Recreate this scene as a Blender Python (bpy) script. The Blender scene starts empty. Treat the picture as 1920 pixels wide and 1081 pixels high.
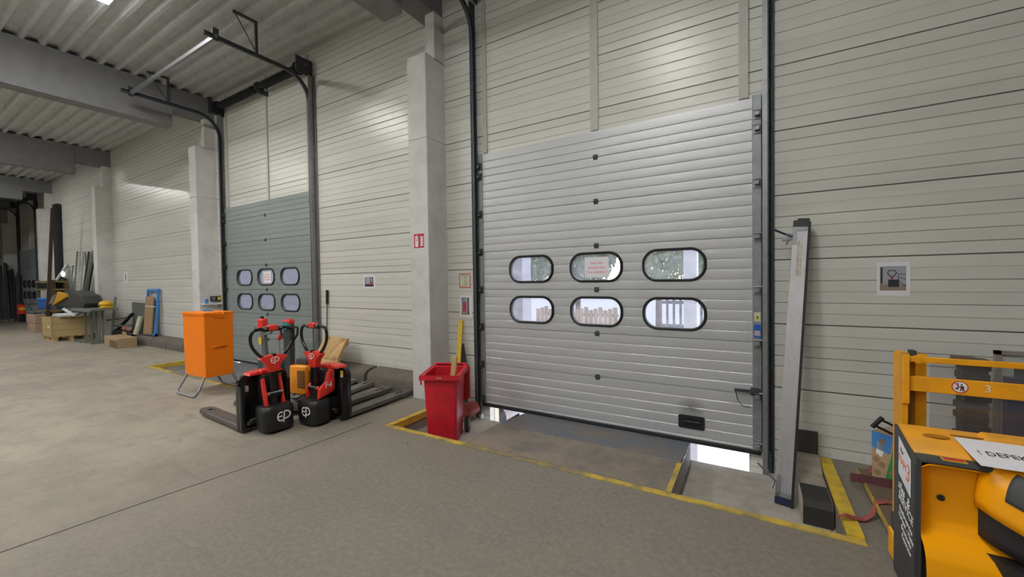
import bpy, bmesh, math, random
from mathutils import Matrix, Vector, Euler
R = math.radians
random.seed(7)
scene = bpy.context.scene
col = scene.collection

# ------------------------------------------------------------------ camera, sky, exposure
cam_data = bpy.data.cameras.new('camera')
cam = bpy.data.objects.new('camera', cam_data)
col.objects.link(cam)
scene.camera = cam
cam_data.sensor_width = 36.0
cam_data.lens = 755.16 / 1920 * 36.0
cam_data.clip_start = 0.05
cam_data.clip_end = 200
YAW, PITCH, ROLL = 0.5389, -0.0215, 0.0146
fw = Vector((-math.sin(YAW) * math.cos(PITCH), math.cos(YAW) * math.cos(PITCH), math.sin(PITCH)))
rt0 = Vector((math.cos(YAW), math.sin(YAW), 0))
up0 = rt0.cross(fw)
rt = math.cos(ROLL) * rt0 - math.sin(ROLL) * up0
up = math.sin(ROLL) * rt0 + math.cos(ROLL) * up0
cm = Matrix((rt, up, -fw)).transposed().to_4x4()
cm.translation = Vector((0, -4.669, 1.70))
cam.matrix_world = cm

world = bpy.data.worlds.new('sky')
scene.world = world
world.use_nodes = True
wn = world.node_tree
sky = wn.nodes.new('ShaderNodeTexSky')
sky.sky_type = 'NISHITA'
sky.sun_disc = False
sky.sun_elevation = R(42)
sky.sun_rotation = R(20)
bg = wn.nodes['Background']
bg.inputs['Strength'].default_value = 1.15
pale = wn.nodes.new('ShaderNodeMix')          # thin high cloud takes most of the blue out of the sky
pale.data_type = 'RGBA'
pale.inputs['Factor'].default_value = 0.65
pale.inputs['B'].default_value = (1.55, 1.50, 1.50, 1)
wn.links.new(sky.outputs['Color'], pale.inputs['A'])
wn.links.new(pale.outputs['Result'], bg.inputs['Color'])

scene.view_settings.view_transform = 'Standard'
scene.view_settings.look = 'None'
scene.view_settings.gamma = 1.0
scene.view_settings.exposure = 0.0
scene.view_settings.use_curve_mapping = False
scene.cycles.use_denoising = True
scene.cycles.max_bounces = 8
scene.cycles.diffuse_bounces = 5
scene.cycles.transparent_max_bounces = 12
LIGHT = 152.0          # emission strength of the fluorescent diffusers

# ------------------------------------------------------------------ materials
MATS = {}
def nd(nt, t, **kw):
    n = nt.nodes.new(t)
    for k, v in kw.items():
        setattr(n, k, v)
    return n
def rgb(c):
    return (c[0], c[1], c[2], 1)
def srgb(r, g, b):
    f = lambda v: (v / 255 / 12.92) if v / 255 <= 0.04045 else ((v / 255 + 0.055) / 1.055) ** 2.4
    return (f(r), f(g), f(b))
def mat(name, c, rough=0.6, metal=0.0, var=0.0, c2=None, scale=6.0, bump=0.0, bscale=40.0, stretch=(1, 1, 1), emit=0.0, coat=0.0, spec=0.5):
    """plain procedural material: base colour, worn second colour by noise, fine bump"""
    if name in MATS:
        return MATS[name]
    m = bpy.data.materials.new(name)
    m.use_nodes = True
    nt = m.node_tree
    p = nt.nodes['Principled BSDF']
    p.inputs['Base Color'].default_value = rgb(c)
    p.inputs['Roughness'].default_value = rough
    p.inputs['Metallic'].default_value = metal
    p.inputs['Specular IOR Level'].default_value = spec
    if coat:
        p.inputs['Coat Weight'].default_value = coat
        p.inputs['Coat Roughness'].default_value = 0.15
    tc = nd(nt, 'ShaderNodeTexCoord')
    mp = nd(nt, 'ShaderNodeMapping')
    mp.inputs['Scale'].default_value = stretch
    nt.links.new(tc.outputs['Object'], mp.inputs['Vector'])
    if var > 0:
        c2 = c2 or tuple(v * 0.6 for v in c)
        no = nd(nt, 'ShaderNodeTexNoise')
        no.inputs['Scale'].default_value = scale
        no.inputs['Detail'].default_value = 6
        no.inputs['Roughness'].default_value = 0.65
        cr = nd(nt, 'ShaderNodeMapRange')
        cr.inputs['From Min'].default_value = 0.42
        cr.inputs['From Max'].default_value = 0.72
        cr.inputs['To Max'].default_value = var
        mx = nd(nt, 'ShaderNodeMix', data_type='RGBA')
        mx.inputs['A'].default_value = rgb(c)
        mx.inputs['B'].default_value = rgb(c2)
        nt.links.new(mp.outputs['Vector'], no.inputs['Vector'])
        nt.links.new(no.outputs['Fac'], cr.inputs['Value'])
        nt.links.new(cr.outputs['Result'], mx.inputs['Factor'])
        nt.links.new(mx.outputs['Result'], p.inputs['Base Color'])
    if bump > 0:
        nb = nd(nt, 'ShaderNodeTexNoise')
        nb.inputs['Scale'].default_value = bscale
        nb.inputs['Detail'].default_value = 4
        bp = nd(nt, 'ShaderNodeBump')
        bp.inputs['Strength'].default_value = bump
        bp.inputs['Distance'].default_value = 0.01
        nt.links.new(mp.outputs['Vector'], nb.inputs['Vector'])
        nt.links.new(nb.outputs['Fac'], bp.inputs['Height'])
        nt.links.new(bp.outputs['Normal'], p.inputs['Normal'])
    if emit:
        p.inputs['Emission Color'].default_value = rgb(c)
        p.inputs['Emission Strength'].default_value = emit
    MATS[name] = m
    return m

def wall_material():
    """pale sandwich panels: a joint every 0.62 m, six ribs per panel, grime in the joints, smears"""
    m = bpy.data.materials.new('wall_panels')
    m.use_nodes = True
    nt = m.node_tree
    L = nt.links.new
    p = nt.nodes['Principled BSDF']
    geo = nd(nt, 'ShaderNodeNewGeometry')
    sep = nd(nt, 'ShaderNodeSeparateXYZ')
    L(geo.outputs['Position'], sep.inputs[0])
    def math_(op, a, b=None, c=None):
        n = nd(nt, 'ShaderNodeMath', operation=op)
        for i, v in enumerate((a, b, c)):
            if v is None:
                continue
            if isinstance(v, (int, float)):
                n.inputs[i].default_value = v
            else:
                L(v, n.inputs[i])
        return n.outputs[0]
    z = math_('ADD', sep.outputs['Z'], 62.0 - 1.855)
    def line(period, half):
        f = math_('FRACT', math_('DIVIDE', z, period))
        d = math_('MULTIPLY', math_('MINIMUM', f, math_('SUBTRACT', 1.0, f)), period)
        return math_('SUBTRACT', 1.0, math_('MINIMUM', math_('DIVIDE', d, half), 1.0))
    joint = line(0.62, 0.0085)
    rib = line(0.62 / 6, 0.0062)
    # per-plank strength of the rib line
    wn_ = nd(nt, 'ShaderNodeTexWhiteNoise', noise_dimensions='1D')
    L(math_('FLOOR', math_('ADD', math_('DIVIDE', z, 0.62 / 6), 0.5)), wn_.inputs['W'])
    plank = nd(nt, 'ShaderNodeTexWhiteNoise', noise_dimensions='1D')
    L(math_('FLOOR', math_('DIVIDE', z, 0.62 / 6)), plank.inputs['W'])
    ribw = math_('MULTIPLY', rib, math_('MULTIPLY_ADD', wn_.outputs['Value'], 0.75, 0.2))
    lines = math_('MINIMUM', math_('ADD', math_('MULTIPLY', joint, 1.0), ribw), 1.0)
    # grime
    tc = nd(nt, 'ShaderNodeMapping')
    tc.inputs['Scale'].default_value = (0.25, 1, 2.2)
    L(geo.outputs['Position'], tc.inputs['Vector'])
    n1 = nd(nt, 'ShaderNodeTexNoise')
    n1.inputs['Scale'].default_value = 1.6
    n1.inputs['Detail'].default_value = 7
    n1.inputs['Roughness'].default_value = 0.6
    L(tc.outputs['Vector'], n1.inputs['Vector'])
    n2 = nd(nt, 'ShaderNodeTexNoise')
    n2.inputs['Scale'].default_value = 14
    n2.inputs['Detail'].default_value = 5
    tc2 = nd(nt, 'ShaderNodeMapping')
    tc2.inputs['Scale'].default_value = (1.0, 1, 0.6)
    L(geo.outputs['Position'], tc2.inputs['Vector'])
    L(tc2.outputs['Vector'], n2.inputs['Vector'])
    mr = nd(nt, 'ShaderNodeMapRange')
    mr.inputs['From Min'].default_value = 0.40
    mr.inputs['From Max'].default_value = 0.75
    L(n1.outputs['Fac'], mr.inputs['Value'])
    mr2 = nd(nt, 'ShaderNodeMapRange')
    mr2.inputs['From Min'].default_value = 0.62
    mr2.inputs['From Max'].default_value = 0.82
    L(n2.outputs['Fac'], mr2.inputs['Value'])
    # dirt splashed up near the floor
    low = nd(nt, 'ShaderNodeMapRange')
    low.inputs['From Min'].default_value = 0.75
    low.inputs['From Max'].default_value = 0.0
    L(sep.outputs['Z'], low.inputs['Value'])
    g = math_('ADD', math_('MULTIPLY', mr.outputs['Result'], 0.30), math_('MULTIPLY', mr2.outputs['Result'], math_('MULTIPLY_ADD', low.outputs['Result'], 0.6, 0.10)))
    g = math_('ADD', g, math_('MULTIPLY', plank.outputs['Value'], 0.10))
    mx = nd(nt, 'ShaderNodeMix', data_type='RGBA')
    mx.inputs['A'].default_value = rgb((0.68, 0.68, 0.635))
    mx.inputs['B'].default_value = rgb((0.37, 0.355, 0.33))
    L(g, mx.inputs['Factor'])
    mx2 = nd(nt, 'ShaderNodeMix', data_type='RGBA')
    mx2.inputs['B'].default_value = rgb((0.10, 0.095, 0.085))
    L(mx.outputs['Result'], mx2.inputs['A'])
    L(lines, mx2.inputs['Factor'])
    L(mx2.outputs['Result'], p.inputs['Base Color'])
    p.inputs['Roughness'].default_value = 0.30
    p.inputs['Specular IOR Level'].default_value = 0.42
    bp = nd(nt, 'ShaderNodeBump')
    bp.inputs['Strength'].default_value = 0.5
    bp.inputs['Distance'].default_value = 0.012
    nb = nd(nt, 'ShaderNodeTexNoise')
    nb.inputs['Scale'].default_value = 3.0
    nb.inputs['Detail'].default_value = 3
    L(geo.outputs['Position'], nb.inputs['Vector'])
    L(math_('SUBTRACT', math_('MULTIPLY', nb.outputs['Fac'], 0.55), lines), bp.inputs['Height'])
    L(bp.outputs['Normal'], p.inputs['Normal'])
    MATS['wall_panels'] = m
    return m

def floor_material():
    m = bpy.data.materials.new('floor_concrete')
    m.use_nodes = True
    nt = m.node_tree
    L = nt.links.new
    p = nt.nodes['Principled BSDF']
    geo = nd(nt, 'ShaderNodeNewGeometry')
    def noise(scale, detail, rough, lo, hi, stretch=(1, 1, 1), dist=0.0):
        mp = nd(nt, 'ShaderNodeMapping')
        mp.inputs['Scale'].default_value = stretch
        L(geo.outputs['Position'], mp.inputs['Vector'])
        n = nd(nt, 'ShaderNodeTexNoise')
        n.inputs['Scale'].default_value = scale
        n.inputs['Detail'].default_value = detail
        n.inputs['Roughness'].default_value = rough
        n.inputs['Distortion'].default_value = dist
        L(mp.outputs['Vector'], n.inputs['Vector'])
        r = nd(nt, 'ShaderNodeMapRange')
        r.inputs['From Min'].default_value = lo
        r.inputs['From Max'].default_value = hi
        L(n.outputs['Fac'], r.inputs['Value'])
        return r.outputs['Result'], n.outputs['Fac']
    def mixc(a, c, f):
        mx = nd(nt, 'ShaderNodeMix', data_type='RGBA')
        if isinstance(a, tuple):
            mx.inputs['A'].default_value = rgb(a)
        else:
            L(a, mx.inputs['A'])
        mx.inputs['B'].default_value = rgb(c)
        L(f, mx.inputs['Factor'])
        return mx.outputs['Result']
    def mul(a, k):
        n = nd(nt, 'ShaderNodeMath', operation='MULTIPLY')
        L(a, n.inputs[0])
        n.inputs[1].default_value = k
        return n.outputs[0]
    big, _ = noise(0.45, 5, 0.6, 0.38, 0.68)
    mid, _ = noise(2.6, 8, 0.7, 0.45, 0.72)
    fine, ff = noise(26, 8, 0.75, 0.42, 0.70)
    spots, _ = noise(5.2, 4, 0.55, 0.72, 0.78, dist=0.6)
    tracks, _ = noise(2.2, 6, 0.6, 0.56, 0.76, stretch=(0.35, 2.4, 1))
    pale, _ = noise(18, 2, 0.5, 0.775, 0.80)
    c = mixc((0.385, 0.345, 0.275), (0.27, 0.24, 0.195), big)
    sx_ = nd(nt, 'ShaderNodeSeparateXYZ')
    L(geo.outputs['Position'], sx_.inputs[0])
    darker_x = nd(nt, 'ShaderNodeMapRange', interpolation_type='SMOOTHSTEP')  # slab colour deepens smoothly with rising x
    darker_x.inputs['From Min'].default_value = -6.0
    darker_x.inputs['From Max'].default_value = -2.6
    L(sx_.outputs['X'], darker_x.inputs['Value'])
    c = mixc(c, (0.165, 0.142, 0.118), mul(darker_x.outputs['Result'], 0.80))
    c = mixc(c, (0.165, 0.150, 0.130), mul(mid, 0.65))
    c = mixc(c, (0.150, 0.135, 0.118), mul(tracks, 0.40))
    c = mixc(c, (0.42, 0.385, 0.33), mul(fine, 0.30))
    c = mixc(c, (0.05, 0.048, 0.045), mul(spots, 0.75))
    c = mixc(c, (0.60, 0.57, 0.50), mul(pale, 0.8))
    L(c, p.inputs['Base Color'])
    p.inputs['Roughness'].default_value = 0.62
    p.inputs['Specular IOR Level'].default_value = 0.35
    bp = nd(nt, 'ShaderNodeBump')
    bp.inputs['Strength'].default_value = 0.25
    bp.inputs['Distance'].default_value = 0.006
    L(ff, bp.inputs['Height'])
    L(bp.outputs['Normal'], p.inputs['Normal'])
    MATS['floor_concrete'] = m
    return m

def pane_material():
    """scratched, hazy acrylic glazing"""
    m = bpy.data.materials.new('acrylic_pane')
    m.use_nodes = True
    nt = m.node_tree
    nt.nodes.remove(nt.nodes['Principled BSDF'])
    out = nt.nodes['Material Output']
    tr = nd(nt, 'ShaderNodeBsdfTransparent')
    tr.inputs['Color'].default_value = (0.92, 0.93, 0.95, 1)
    tl = nd(nt, 'ShaderNodeBsdfTranslucent')
    tl.inputs['Color'].default_value = (0.88, 0.86, 0.88, 1)
    gl = nd(nt, 'ShaderNodeBsdfGlossy')
    gl.inputs['Roughness'].default_value = 0.08
    n = nd(nt, 'ShaderNodeTexNoise')
    n.inputs['Scale'].default_value = 7
    n.inputs['Detail'].default_value = 8
    n.inputs['Distortion'].default_value = 1.0
    tc = nd(nt, 'ShaderNodeTexCoord')
    nt.links.new(tc.outputs['Object'], n.inputs['Vector'])
    mr = nd(nt, 'ShaderNodeMapRange')
    mr.inputs['From Min'].default_value = 0.35
    mr.inputs['From Max'].default_value = 0.7
    mr.inputs['To Min'].default_value = 0.05
    mr.inputs['To Max'].default_value = 0.15
    nt.links.new(n.outputs['Fac'], mr.inputs['Value'])
    m1 = nd(nt, 'ShaderNodeMixShader')
    nt.links.new(mr.outputs['Result'], m1.inputs[0])
    nt.links.new(tr.outputs[0], m1.inputs[1])
    nt.links.new(tl.outputs[0], m1.inputs[2])
    m2 = nd(nt, 'ShaderNodeMixShader')
    m2.inputs[0].default_value = 0.07
    nt.links.new(m1.outputs[0], m2.inputs[1])
    nt.links.new(gl.outputs[0], m2.inputs[2])
    nt.links.new(m2.outputs[0], out.inputs['Surface'])
    MATS['acrylic_pane'] = m
    return m

def clear_material(name, tint, haze):
    m = bpy.data.materials.new(name)
    m.use_nodes = True
    nt = m.node_tree
    nt.nodes.remove(nt.nodes['Principled BSDF'])
    tr = nd(nt, 'ShaderNodeBsdfTransparent')
    tr.inputs['Color'].default_value = rgb(tint)
    df = nd(nt, 'ShaderNodeBsdfDiffuse')
    df.inputs['Color'].default_value = (0.6, 0.6, 0.62, 1)
    gl = nd(nt, 'ShaderNodeBsdfGlossy')
    gl.inputs['Roughness'].default_value = 0.05
    m1 = nd(nt, 'ShaderNodeMixShader')
    m1.inputs[0].default_value = haze
    m2 = nd(nt, 'ShaderNodeMixShader')
    m2.inputs[0].default_value = 0.05
    L = nt.links.new
    L(tr.outputs[0], m1.inputs[1]); L(df.outputs[0], m1.inputs[2])
    L(m1.outputs[0], m2.inputs[1]); L(gl.outputs[0], m2.inputs[2])
    L(m2.outputs[0], nt.nodes['Material Output'].inputs['Surface'])
    MATS[name] = m
    return m

def soot(m, c, rad):
    nt = m.node_tree
    p = nt.nodes['Principled BSDF']
    src = p.inputs['Base Color'].links[0].from_socket
    geo = nd(nt, 'ShaderNodeNewGeometry')
    mp = nd(nt, 'ShaderNodeMapping')
    mp.inputs['Location'].default_value = (-c[0], -c[1], -c[2] * 1.3)
    mp.inputs['Scale'].default_value = (1, 1, 1.3)
    ln = nd(nt, 'ShaderNodeVectorMath', operation='LENGTH')
    no = nd(nt, 'ShaderNodeTexNoise')
    no.inputs['Scale'].default_value = 22
    no.inputs['Detail'].default_value = 6
    ad = nd(nt, 'ShaderNodeMath', operation='MULTIPLY_ADD')
    ad.inputs[1].default_value = 0.18
    mr = nd(nt, 'ShaderNodeMapRange')
    mr.inputs['From Min'].default_value = rad + 0.09
    mr.inputs['From Max'].default_value = 0.06
    mr.inputs['To Max'].default_value = 0.8
    mx = nd(nt, 'ShaderNodeMix', data_type='RGBA')
    mx.inputs['B'].default_value = (0.09, 0.085, 0.075, 1)
    L = nt.links.new
    L(geo.outputs['Position'], mp.inputs['Vector']); L(mp.outputs['Vector'], ln.inputs[0]); L(geo.outputs['Position'], no.inputs['Vector'])
    L(no.outputs['Fac'], ad.inputs[0]); L(ln.outputs['Value'], ad.inputs[2]); L(ad.outputs[0], mr.inputs['Value'])
    L(src, mx.inputs['A']); L(mr.outputs['Result'], mx.inputs['Factor']); L(mx.outputs['Result'], p.inputs['Base Color'])
wall_material(); floor_material(); pane_material()
clear_material('polycarbonate', (0.90, 0.905, 0.92), 0.05)
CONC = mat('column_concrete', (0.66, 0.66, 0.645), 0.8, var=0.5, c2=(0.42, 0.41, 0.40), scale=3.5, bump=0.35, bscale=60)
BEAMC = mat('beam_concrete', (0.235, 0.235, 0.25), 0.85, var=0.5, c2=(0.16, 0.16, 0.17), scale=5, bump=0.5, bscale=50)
DECK = mat('deck_concrete', (0.57, 0.585, 0.60), 0.9, var=0.6, c2=(0.40, 0.41, 0.42), scale=5, bump=0.4, bscale=50)
LEAF1 = mat('door_silver', (0.53, 0.54, 0.56), 0.40, metal=0.30, var=0.35, c2=(0.47, 0.475, 0.485), scale=2.2, bump=0.22, bscale=130)
soot(LEAF1, (-0.565, -0.03, 0.30), 0.16)
LEAF2 = mat('door_grey', (0.27, 0.305, 0.30), 0.5, metal=0.2, var=0.35, c2=(0.22, 0.25, 0.245), scale=2.5, bump=0.2, bscale=130)
LEAF3 = mat('door_bluegrey', (0.36, 0.40, 0.45), 0.5, metal=0.2, var=0.3, scale=2.5, bump=0.2, bscale=130)
GALV = mat('galvanised', (0.33, 0.34, 0.36), 0.45, metal=0.7, var=0.5, c2=(0.18, 0.18, 0.19), scale=14)
CAPS = mat('end_cap_steel', (0.30, 0.32, 0.34), 0.5, metal=0.5, var=0.5, c2=(0.17, 0.175, 0.18), scale=9)
DARKST = mat('dark_steel', (0.075, 0.085, 0.095), 0.5, metal=0.5, var=0.5, c2=(0.03, 0.03, 0.035), scale=12)
BLACKST = mat('black_steel', (0.018, 0.018, 0.02), 0.45, metal=0.3)
RUBBER = mat('black_rubber', (0.012, 0.012, 0.013), 0.6)
BLKGLOSS = mat('black_gloss_plastic', (0.008, 0.008, 0.010), 0.22, var=0.4, c2=(0.02, 0.02, 0.022), scale=8)
BLKMATT = mat('black_matt_plastic', (0.016, 0.016, 0.018), 0.42, bump=0.1, bscale=200)
RED = mat('red_plastic', (0.80, 0.040, 0.028), 0.36)
BINRED = mat('bin_red', (0.62, 0.014, 0.030), 0.38, var=0.5, c2=(0.30, 0.008, 0.015), scale=6, bump=0.06)
ORANGE = mat('orange_paint', (0.97, 0.235, 0.004), 0.45, var=0.12, c2=(0.86, 0.19, 0.004), scale=3, spec=0.3)
YELLOW = mat('truck_yellow', (0.95, 0.40, 0.003), 0.28, var=0.2, c2=(0.80, 0.33, 0.004), scale=4)
YELMAST = mat('mast_yellow', (0.90, 0.40, 0.008), 0.45, var=0.45, c2=(0.50, 0.23, 0.02), scale=7)
YELDUST = mat('dusty_yellow', (0.86, 0.38, 0.02), 0.55, var=0.6, c2=(0.46, 0.27, 0.07), scale=6)
DGREY = mat('dark_grey_plastic', (0.055, 0.057, 0.06), 0.6, var=0.4, c2=(0.035, 0.036, 0.04), scale=6, bump=0.15, bscale=160)
PITYEL = mat('pit_edge_yellow', (0.68, 0.46, 0.03), 0.65, var=0.75, c2=(0.25, 0.17, 0.06), scale=9)
PITWORN = mat('pit_edge_worn', (0.62, 0.43, 0.05), 0.7, var=0.95, c2=(0.14, 0.12, 0.10), scale=5)
PLATE = mat('rusty_deck_plate', (0.27, 0.22, 0.17), 0.65, metal=0.1, var=0.95, c2=(0.13, 0.125, 0.125), scale=3.4, bump=0.3, bscale=70)
PLATEB = mat('blue_deck_plate', (0.15, 0.165, 0.20), 0.6, metal=0.1, var=1.0, c2=(0.24, 0.185, 0.135), scale=3.2, bump=0.3, bscale=70)
PITC = mat('pit_concrete', (0.40, 0.37, 0.33), 0.85, var=0.7, c2=(0.24, 0.21, 0.18), scale=6, bump=0.3)
CURBC = mat('curb_concrete', (0.150, 0.130, 0.110), 0.85, var=0.7, c2=(0.085, 0.076, 0.068), scale=7, bump=0.4)
ALU = mat('brushed_aluminium', (0.50, 0.50, 0.51), 0.42, metal=0.6, var=0.45, c2=(0.36, 0.355, 0.35), scale=8, stretch=(3, 3, 0.6))
CHROME = mat('chrome', (0.75, 0.76, 0.78), 0.15, metal=1.0)
WHITE = mat('white_paper', (0.78, 0.78, 0.82), 0.7)
WHITEP = mat('white_paint', (0.75, 0.75, 0.73), 0.5)
CARD = mat('cardboard', (0.42, 0.29, 0.17), 0.8, var=0.3, scale=4)
PINKCARD = mat('pinkish_cardboard', (0.44, 0.30, 0.22), 0.8, var=0.3, scale=4)
WOOD = mat('pale_timber', (0.50, 0.36, 0.17), 0.7, var=0.4, c2=(0.36, 0.24, 0.11), scale=5, stretch=(1, 4, 8))
PRESSED = mat('pressed_wood', (0.58, 0.39, 0.18), 0.8, var=0.5, c2=(0.30, 0.18, 0.075), scale=30, bump=0.3, bscale=90)
OLDWOOD = mat('old_timber', (0.16, 0.11, 0.075), 0.8, var=0.5, c2=(0.09, 0.065, 0.045), scale=5, stretch=(4, 1, 4))
STEELFORK = mat('fork_steel', (0.125, 0.120, 0.115), 0.5, metal=0.4, var=0.7, c2=(0.20, 0.17, 0.14), scale=9)
GREYCOVER = mat('dusty_grey_cover', (0.20, 0.195, 0.185), 0.6, var=0.5, scale=8)
BLUE = mat('blue_paint', (0.03, 0.13, 0.42), 0.5)
BLUE2 = mat('bright_blue', (0.05, 0.23, 0.60), 0.5)
TEAL = mat('teal_plastic', (0.02, 0.28, 0.32), 0.4)
TEALD = mat('dark_teal', (0.02, 0.065, 0.07), 0.5)
GREEN = mat('box_green', (0.02, 0.25, 0.07), 0.5)
STRAP = mat('webbing_red', (0.36, 0.085, 0.07), 0.75, var=0.4, scale=25)
STRAPD = mat('webbing_dark', (0.10, 0.028, 0.032), 0.75, var=0.4, scale=25)
GREYM = mat('grey_steel', (0.24, 0.255, 0.25), 0.5, metal=0.3, var=0.4, scale=8)
GREYGREEN = mat('grey_green_steel', (0.17, 0.19, 0.165), 0.6, var=0.5, scale=7)
DGREYM = mat('dull_dark_steel', (0.055, 0.056, 0.058), 0.6, var=0.5, scale=6)
BROWNR = mat('rusty_pole', (0.085, 0.05, 0.04), 0.7, var=0.5, scale=8)
SIGNRED = mat('sign_red', (0.55, 0.02, 0.035), 0.45)
INKRED = mat('ink_red', (0.75, 0.05, 0.14), 0.7)
INK = mat('ink_black', (0.015, 0.015, 0.018), 0.7)
SIGNCREAM = mat('sign_cream', (0.62, 0.66, 0.50), 0.6)
STICKY = mat('sticker_yellow', (0.72, 0.56, 0.03), 0.5)
TRIM = mat('trim_grey', (0.52, 0.505, 0.475), 0.55, var=0.4, scale=5)
LAMP = mat('lit_diffuser', (1.0, 0.99, 0.945), 0.5, emit=LIGHT)

# ------------------------------------------------------------------ mesh helpers
W = {}
class B:
    def __init__(s):
        s.bm = bmesh.new()
    def _place(s, verts, mtx):
        bmesh.ops.transform(s.bm, matrix=mtx, verts=verts)
    def box(s, lo, hi, bevel=0.0, seg=2, mtx=None):
        t = bmesh.new()
        bmesh.ops.create_cube(t, size=1.0)
        c = [(a + b) / 2 for a, b in zip(lo, hi)]
        d = [abs(b - a) for a, b in zip(lo, hi)]
        bmesh.ops.transform(t, matrix=Matrix.Translation(c) @ Matrix.Diagonal((d[0], d[1], d[2], 1)), verts=t.verts)
        if bevel > 0:
            bmesh.ops.bevel(t, geom=list(t.edges), offset=min(bevel, min(d) * 0.49), segments=seg, affect='EDGES', profile=0.5)
        s._merge(t, mtx)
        return s
    def _merge(s, t, mtx=None):
        if mtx is not None:
            bmesh.ops.transform(t, matrix=mtx, verts=t.verts)
        me = bpy.data.meshes.new('tmp')
        t.to_mesh(me); t.free()
        s.bm.from_mesh(me)
        bpy.data.meshes.remove(me)
    def beam(s, p0, p1, w, h, bevel=0.0, roll=0.0, upv=(0, 0, 1)):
        """rectangular bar between two points; w across, h along 'up'"""
        p0, p1 = Vector(p0), Vector(p1)
        d = p1 - p0
        y = d.normalized()
        u = Vector(upv)
        if abs(y.dot(u)) > 0.98:
            u = Vector((0, 1, 0))
        x = y.cross(u).normalized()
        z = x.cross(y)
        m = Matrix((x, y, z)).transposed().to_4x4() @ Matrix.Rotation(roll, 4, 'Y')
        m.translation = (p0 + p1) / 2
        s.box((-w / 2, -d.length / 2, -h / 2), (w / 2, d.length / 2, h / 2), bevel, 2, m)
        return s
    def cyl(s, p0, p1, r, r2=None, seg=18):
        p0, p1 = Vector(p0), Vector(p1)
        d = p1 - p0
        t = bmesh.new()
        bmesh.ops.create_cone(t, cap_ends=True, segments=seg, radius1=r, radius2=r if r2 is None else r2, depth=d.length)
        q = d.to_track_quat('Z', 'Y').to_matrix().to_4x4()
        q.translation = (p0 + p1) / 2
        s._merge(t, q)
        return s
    def tube(s, pts, r, seg=10, closed=False, flat=None):
        pts = [Vector(p) for p in pts]
        n = len(pts)
        rings = []
        up_ = None
        for i, p in enumerate(pts):
            a = pts[(i - 1) % n] if (closed or i > 0) else p
            b = pts[(i + 1) % n] if (closed or i < n - 1) else p
            t = (b - a).normalized()
            if up_ is None:
                up_ = t.orthogonal().normalized()
            else:
                up_ = (up_ - t * up_.dot(t))
                up_ = up_.normalized() if up_.length > 1e-5 else t.orthogonal().normalized()
            sd = t.cross(up_)
            rr = r[i] if isinstance(r, (list, tuple)) else r
            rings.append([s.bm.verts.new(p + rr * (math.cos(k * 2 * math.pi / seg) * up_ + math.sin(k * 2 * math.pi / seg) * sd)) for k in range(seg)])
        for i in range(n if closed else n - 1):
            A, C = rings[i], rings[(i + 1) % n]
            for k in range(seg):
                s.bm.faces.new((A[k], A[(k + 1) % seg], C[(k + 1) % seg], C[k]))
        if not closed:
            s.bm.faces.new(list(reversed(rings[0])))
            s.bm.faces.new(rings[-1])
        return s
    def prism(s, pts, axis, a, b, mtx=None, bevel=0.0):
        t = bmesh.new()
        def P(u, v, w):
            return {'x': (w, u, v), 'y': (u, w, v), 'z': (u, v, w)}[axis]
        A = [t.verts.new(P(u, v, a)) for u, v in pts]
        C = [t.verts.new(P(u, v, b)) for u, v in pts]
        n = len(pts)
        t.faces.new(A); t.faces.new(list(reversed(C)))
        for i in range(n):
            t.faces.new((A[i], C[i], C[(i + 1) % n], A[(i + 1) % n]))
        bmesh.ops.recalc_face_normals(t, faces=t.faces)
        if bevel > 0:
            bmesh.ops.bevel(t, geom=list(t.edges), offset=bevel, segments=2, affect='EDGES', profile=0.5)
        s._merge(t, mtx)
        return s
    def ball(s, c, r, u=16, v=10):
        t = bmesh.new()
        bmesh.ops.create_uvsphere(t, u_segments=u, v_segments=v, radius=1.0)
        r = r if isinstance(r, (list, tuple)) else (r, r, r)
        s._merge(t, Matrix.Translation(c) @ Matrix.Diagonal((r[0], r[1], r[2], 1)))
        return s
    def strip(s, pts, width, thick):
        """webbing strap: flat band following pts; pts = (x,y,z) with the band lying across 'side' vectors"""
        vs = []
        for p, sd in pts:
            p, sd = Vector(p), Vector(sd).normalized()
            vs.append((p - sd * width / 2, p + sd * width / 2))
        up_ = Vector((0, 0, thick))
        q = [[s.bm.verts.new(v) for v in (a, b, b + up_, a + up_)] for a, b in vs]
        for i in range(len(q) - 1):
            for k in range(4):
                s.bm.faces.new((q[i][k], q[i][(k + 1) % 4], q[i + 1][(k + 1) % 4], q[i + 1][k]))
        s.bm.faces.new(q[0]); s.bm.faces.new(list(reversed(q[-1])))
        return s
    def grid(s, fn, nu, nv, thick=None):
        vs = [[s.bm.verts.new(fn(i / (nu - 1), j / (nv - 1))) for j in range(nv)] for i in range(nu)]
        for i in range(nu - 1):
            for j in range(nv - 1):
                s.bm.faces.new((vs[i][j], vs[i + 1][j], vs[i + 1][j + 1], vs[i][j + 1]))
        return s
    def tf(s, m):
        bmesh.ops.transform(s.bm, matrix=m, verts=s.bm.verts)
        return s
    def build(s, name, material, parent=None, smooth=None, world=True, solid=0.0):
        bmesh.ops.recalc_face_normals(s.bm, faces=s.bm.faces)
        me = bpy.data.meshes.new(name)
        M0 = Matrix.Identity(4)
        if parent is not None:
            if world:
                bmesh.ops.transform(s.bm, matrix=W[parent.name].inverted(), verts=s.bm.verts)
            M0 = W[parent.name]
        else:
            xs = [v.co for v in s.bm.verts]
            o_ = Vector(((min(v.x for v in xs) + max(v.x for v in xs)) / 2, (min(v.y for v in xs) + max(v.y for v in xs)) / 2, min(v.z for v in xs)))
            bmesh.ops.translate(s.bm, vec=-o_, verts=s.bm.verts)
            M0 = Matrix.Translation(o_)
        s.bm.to_mesh(me); s.bm.free()
        me.materials.append(material)
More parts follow.
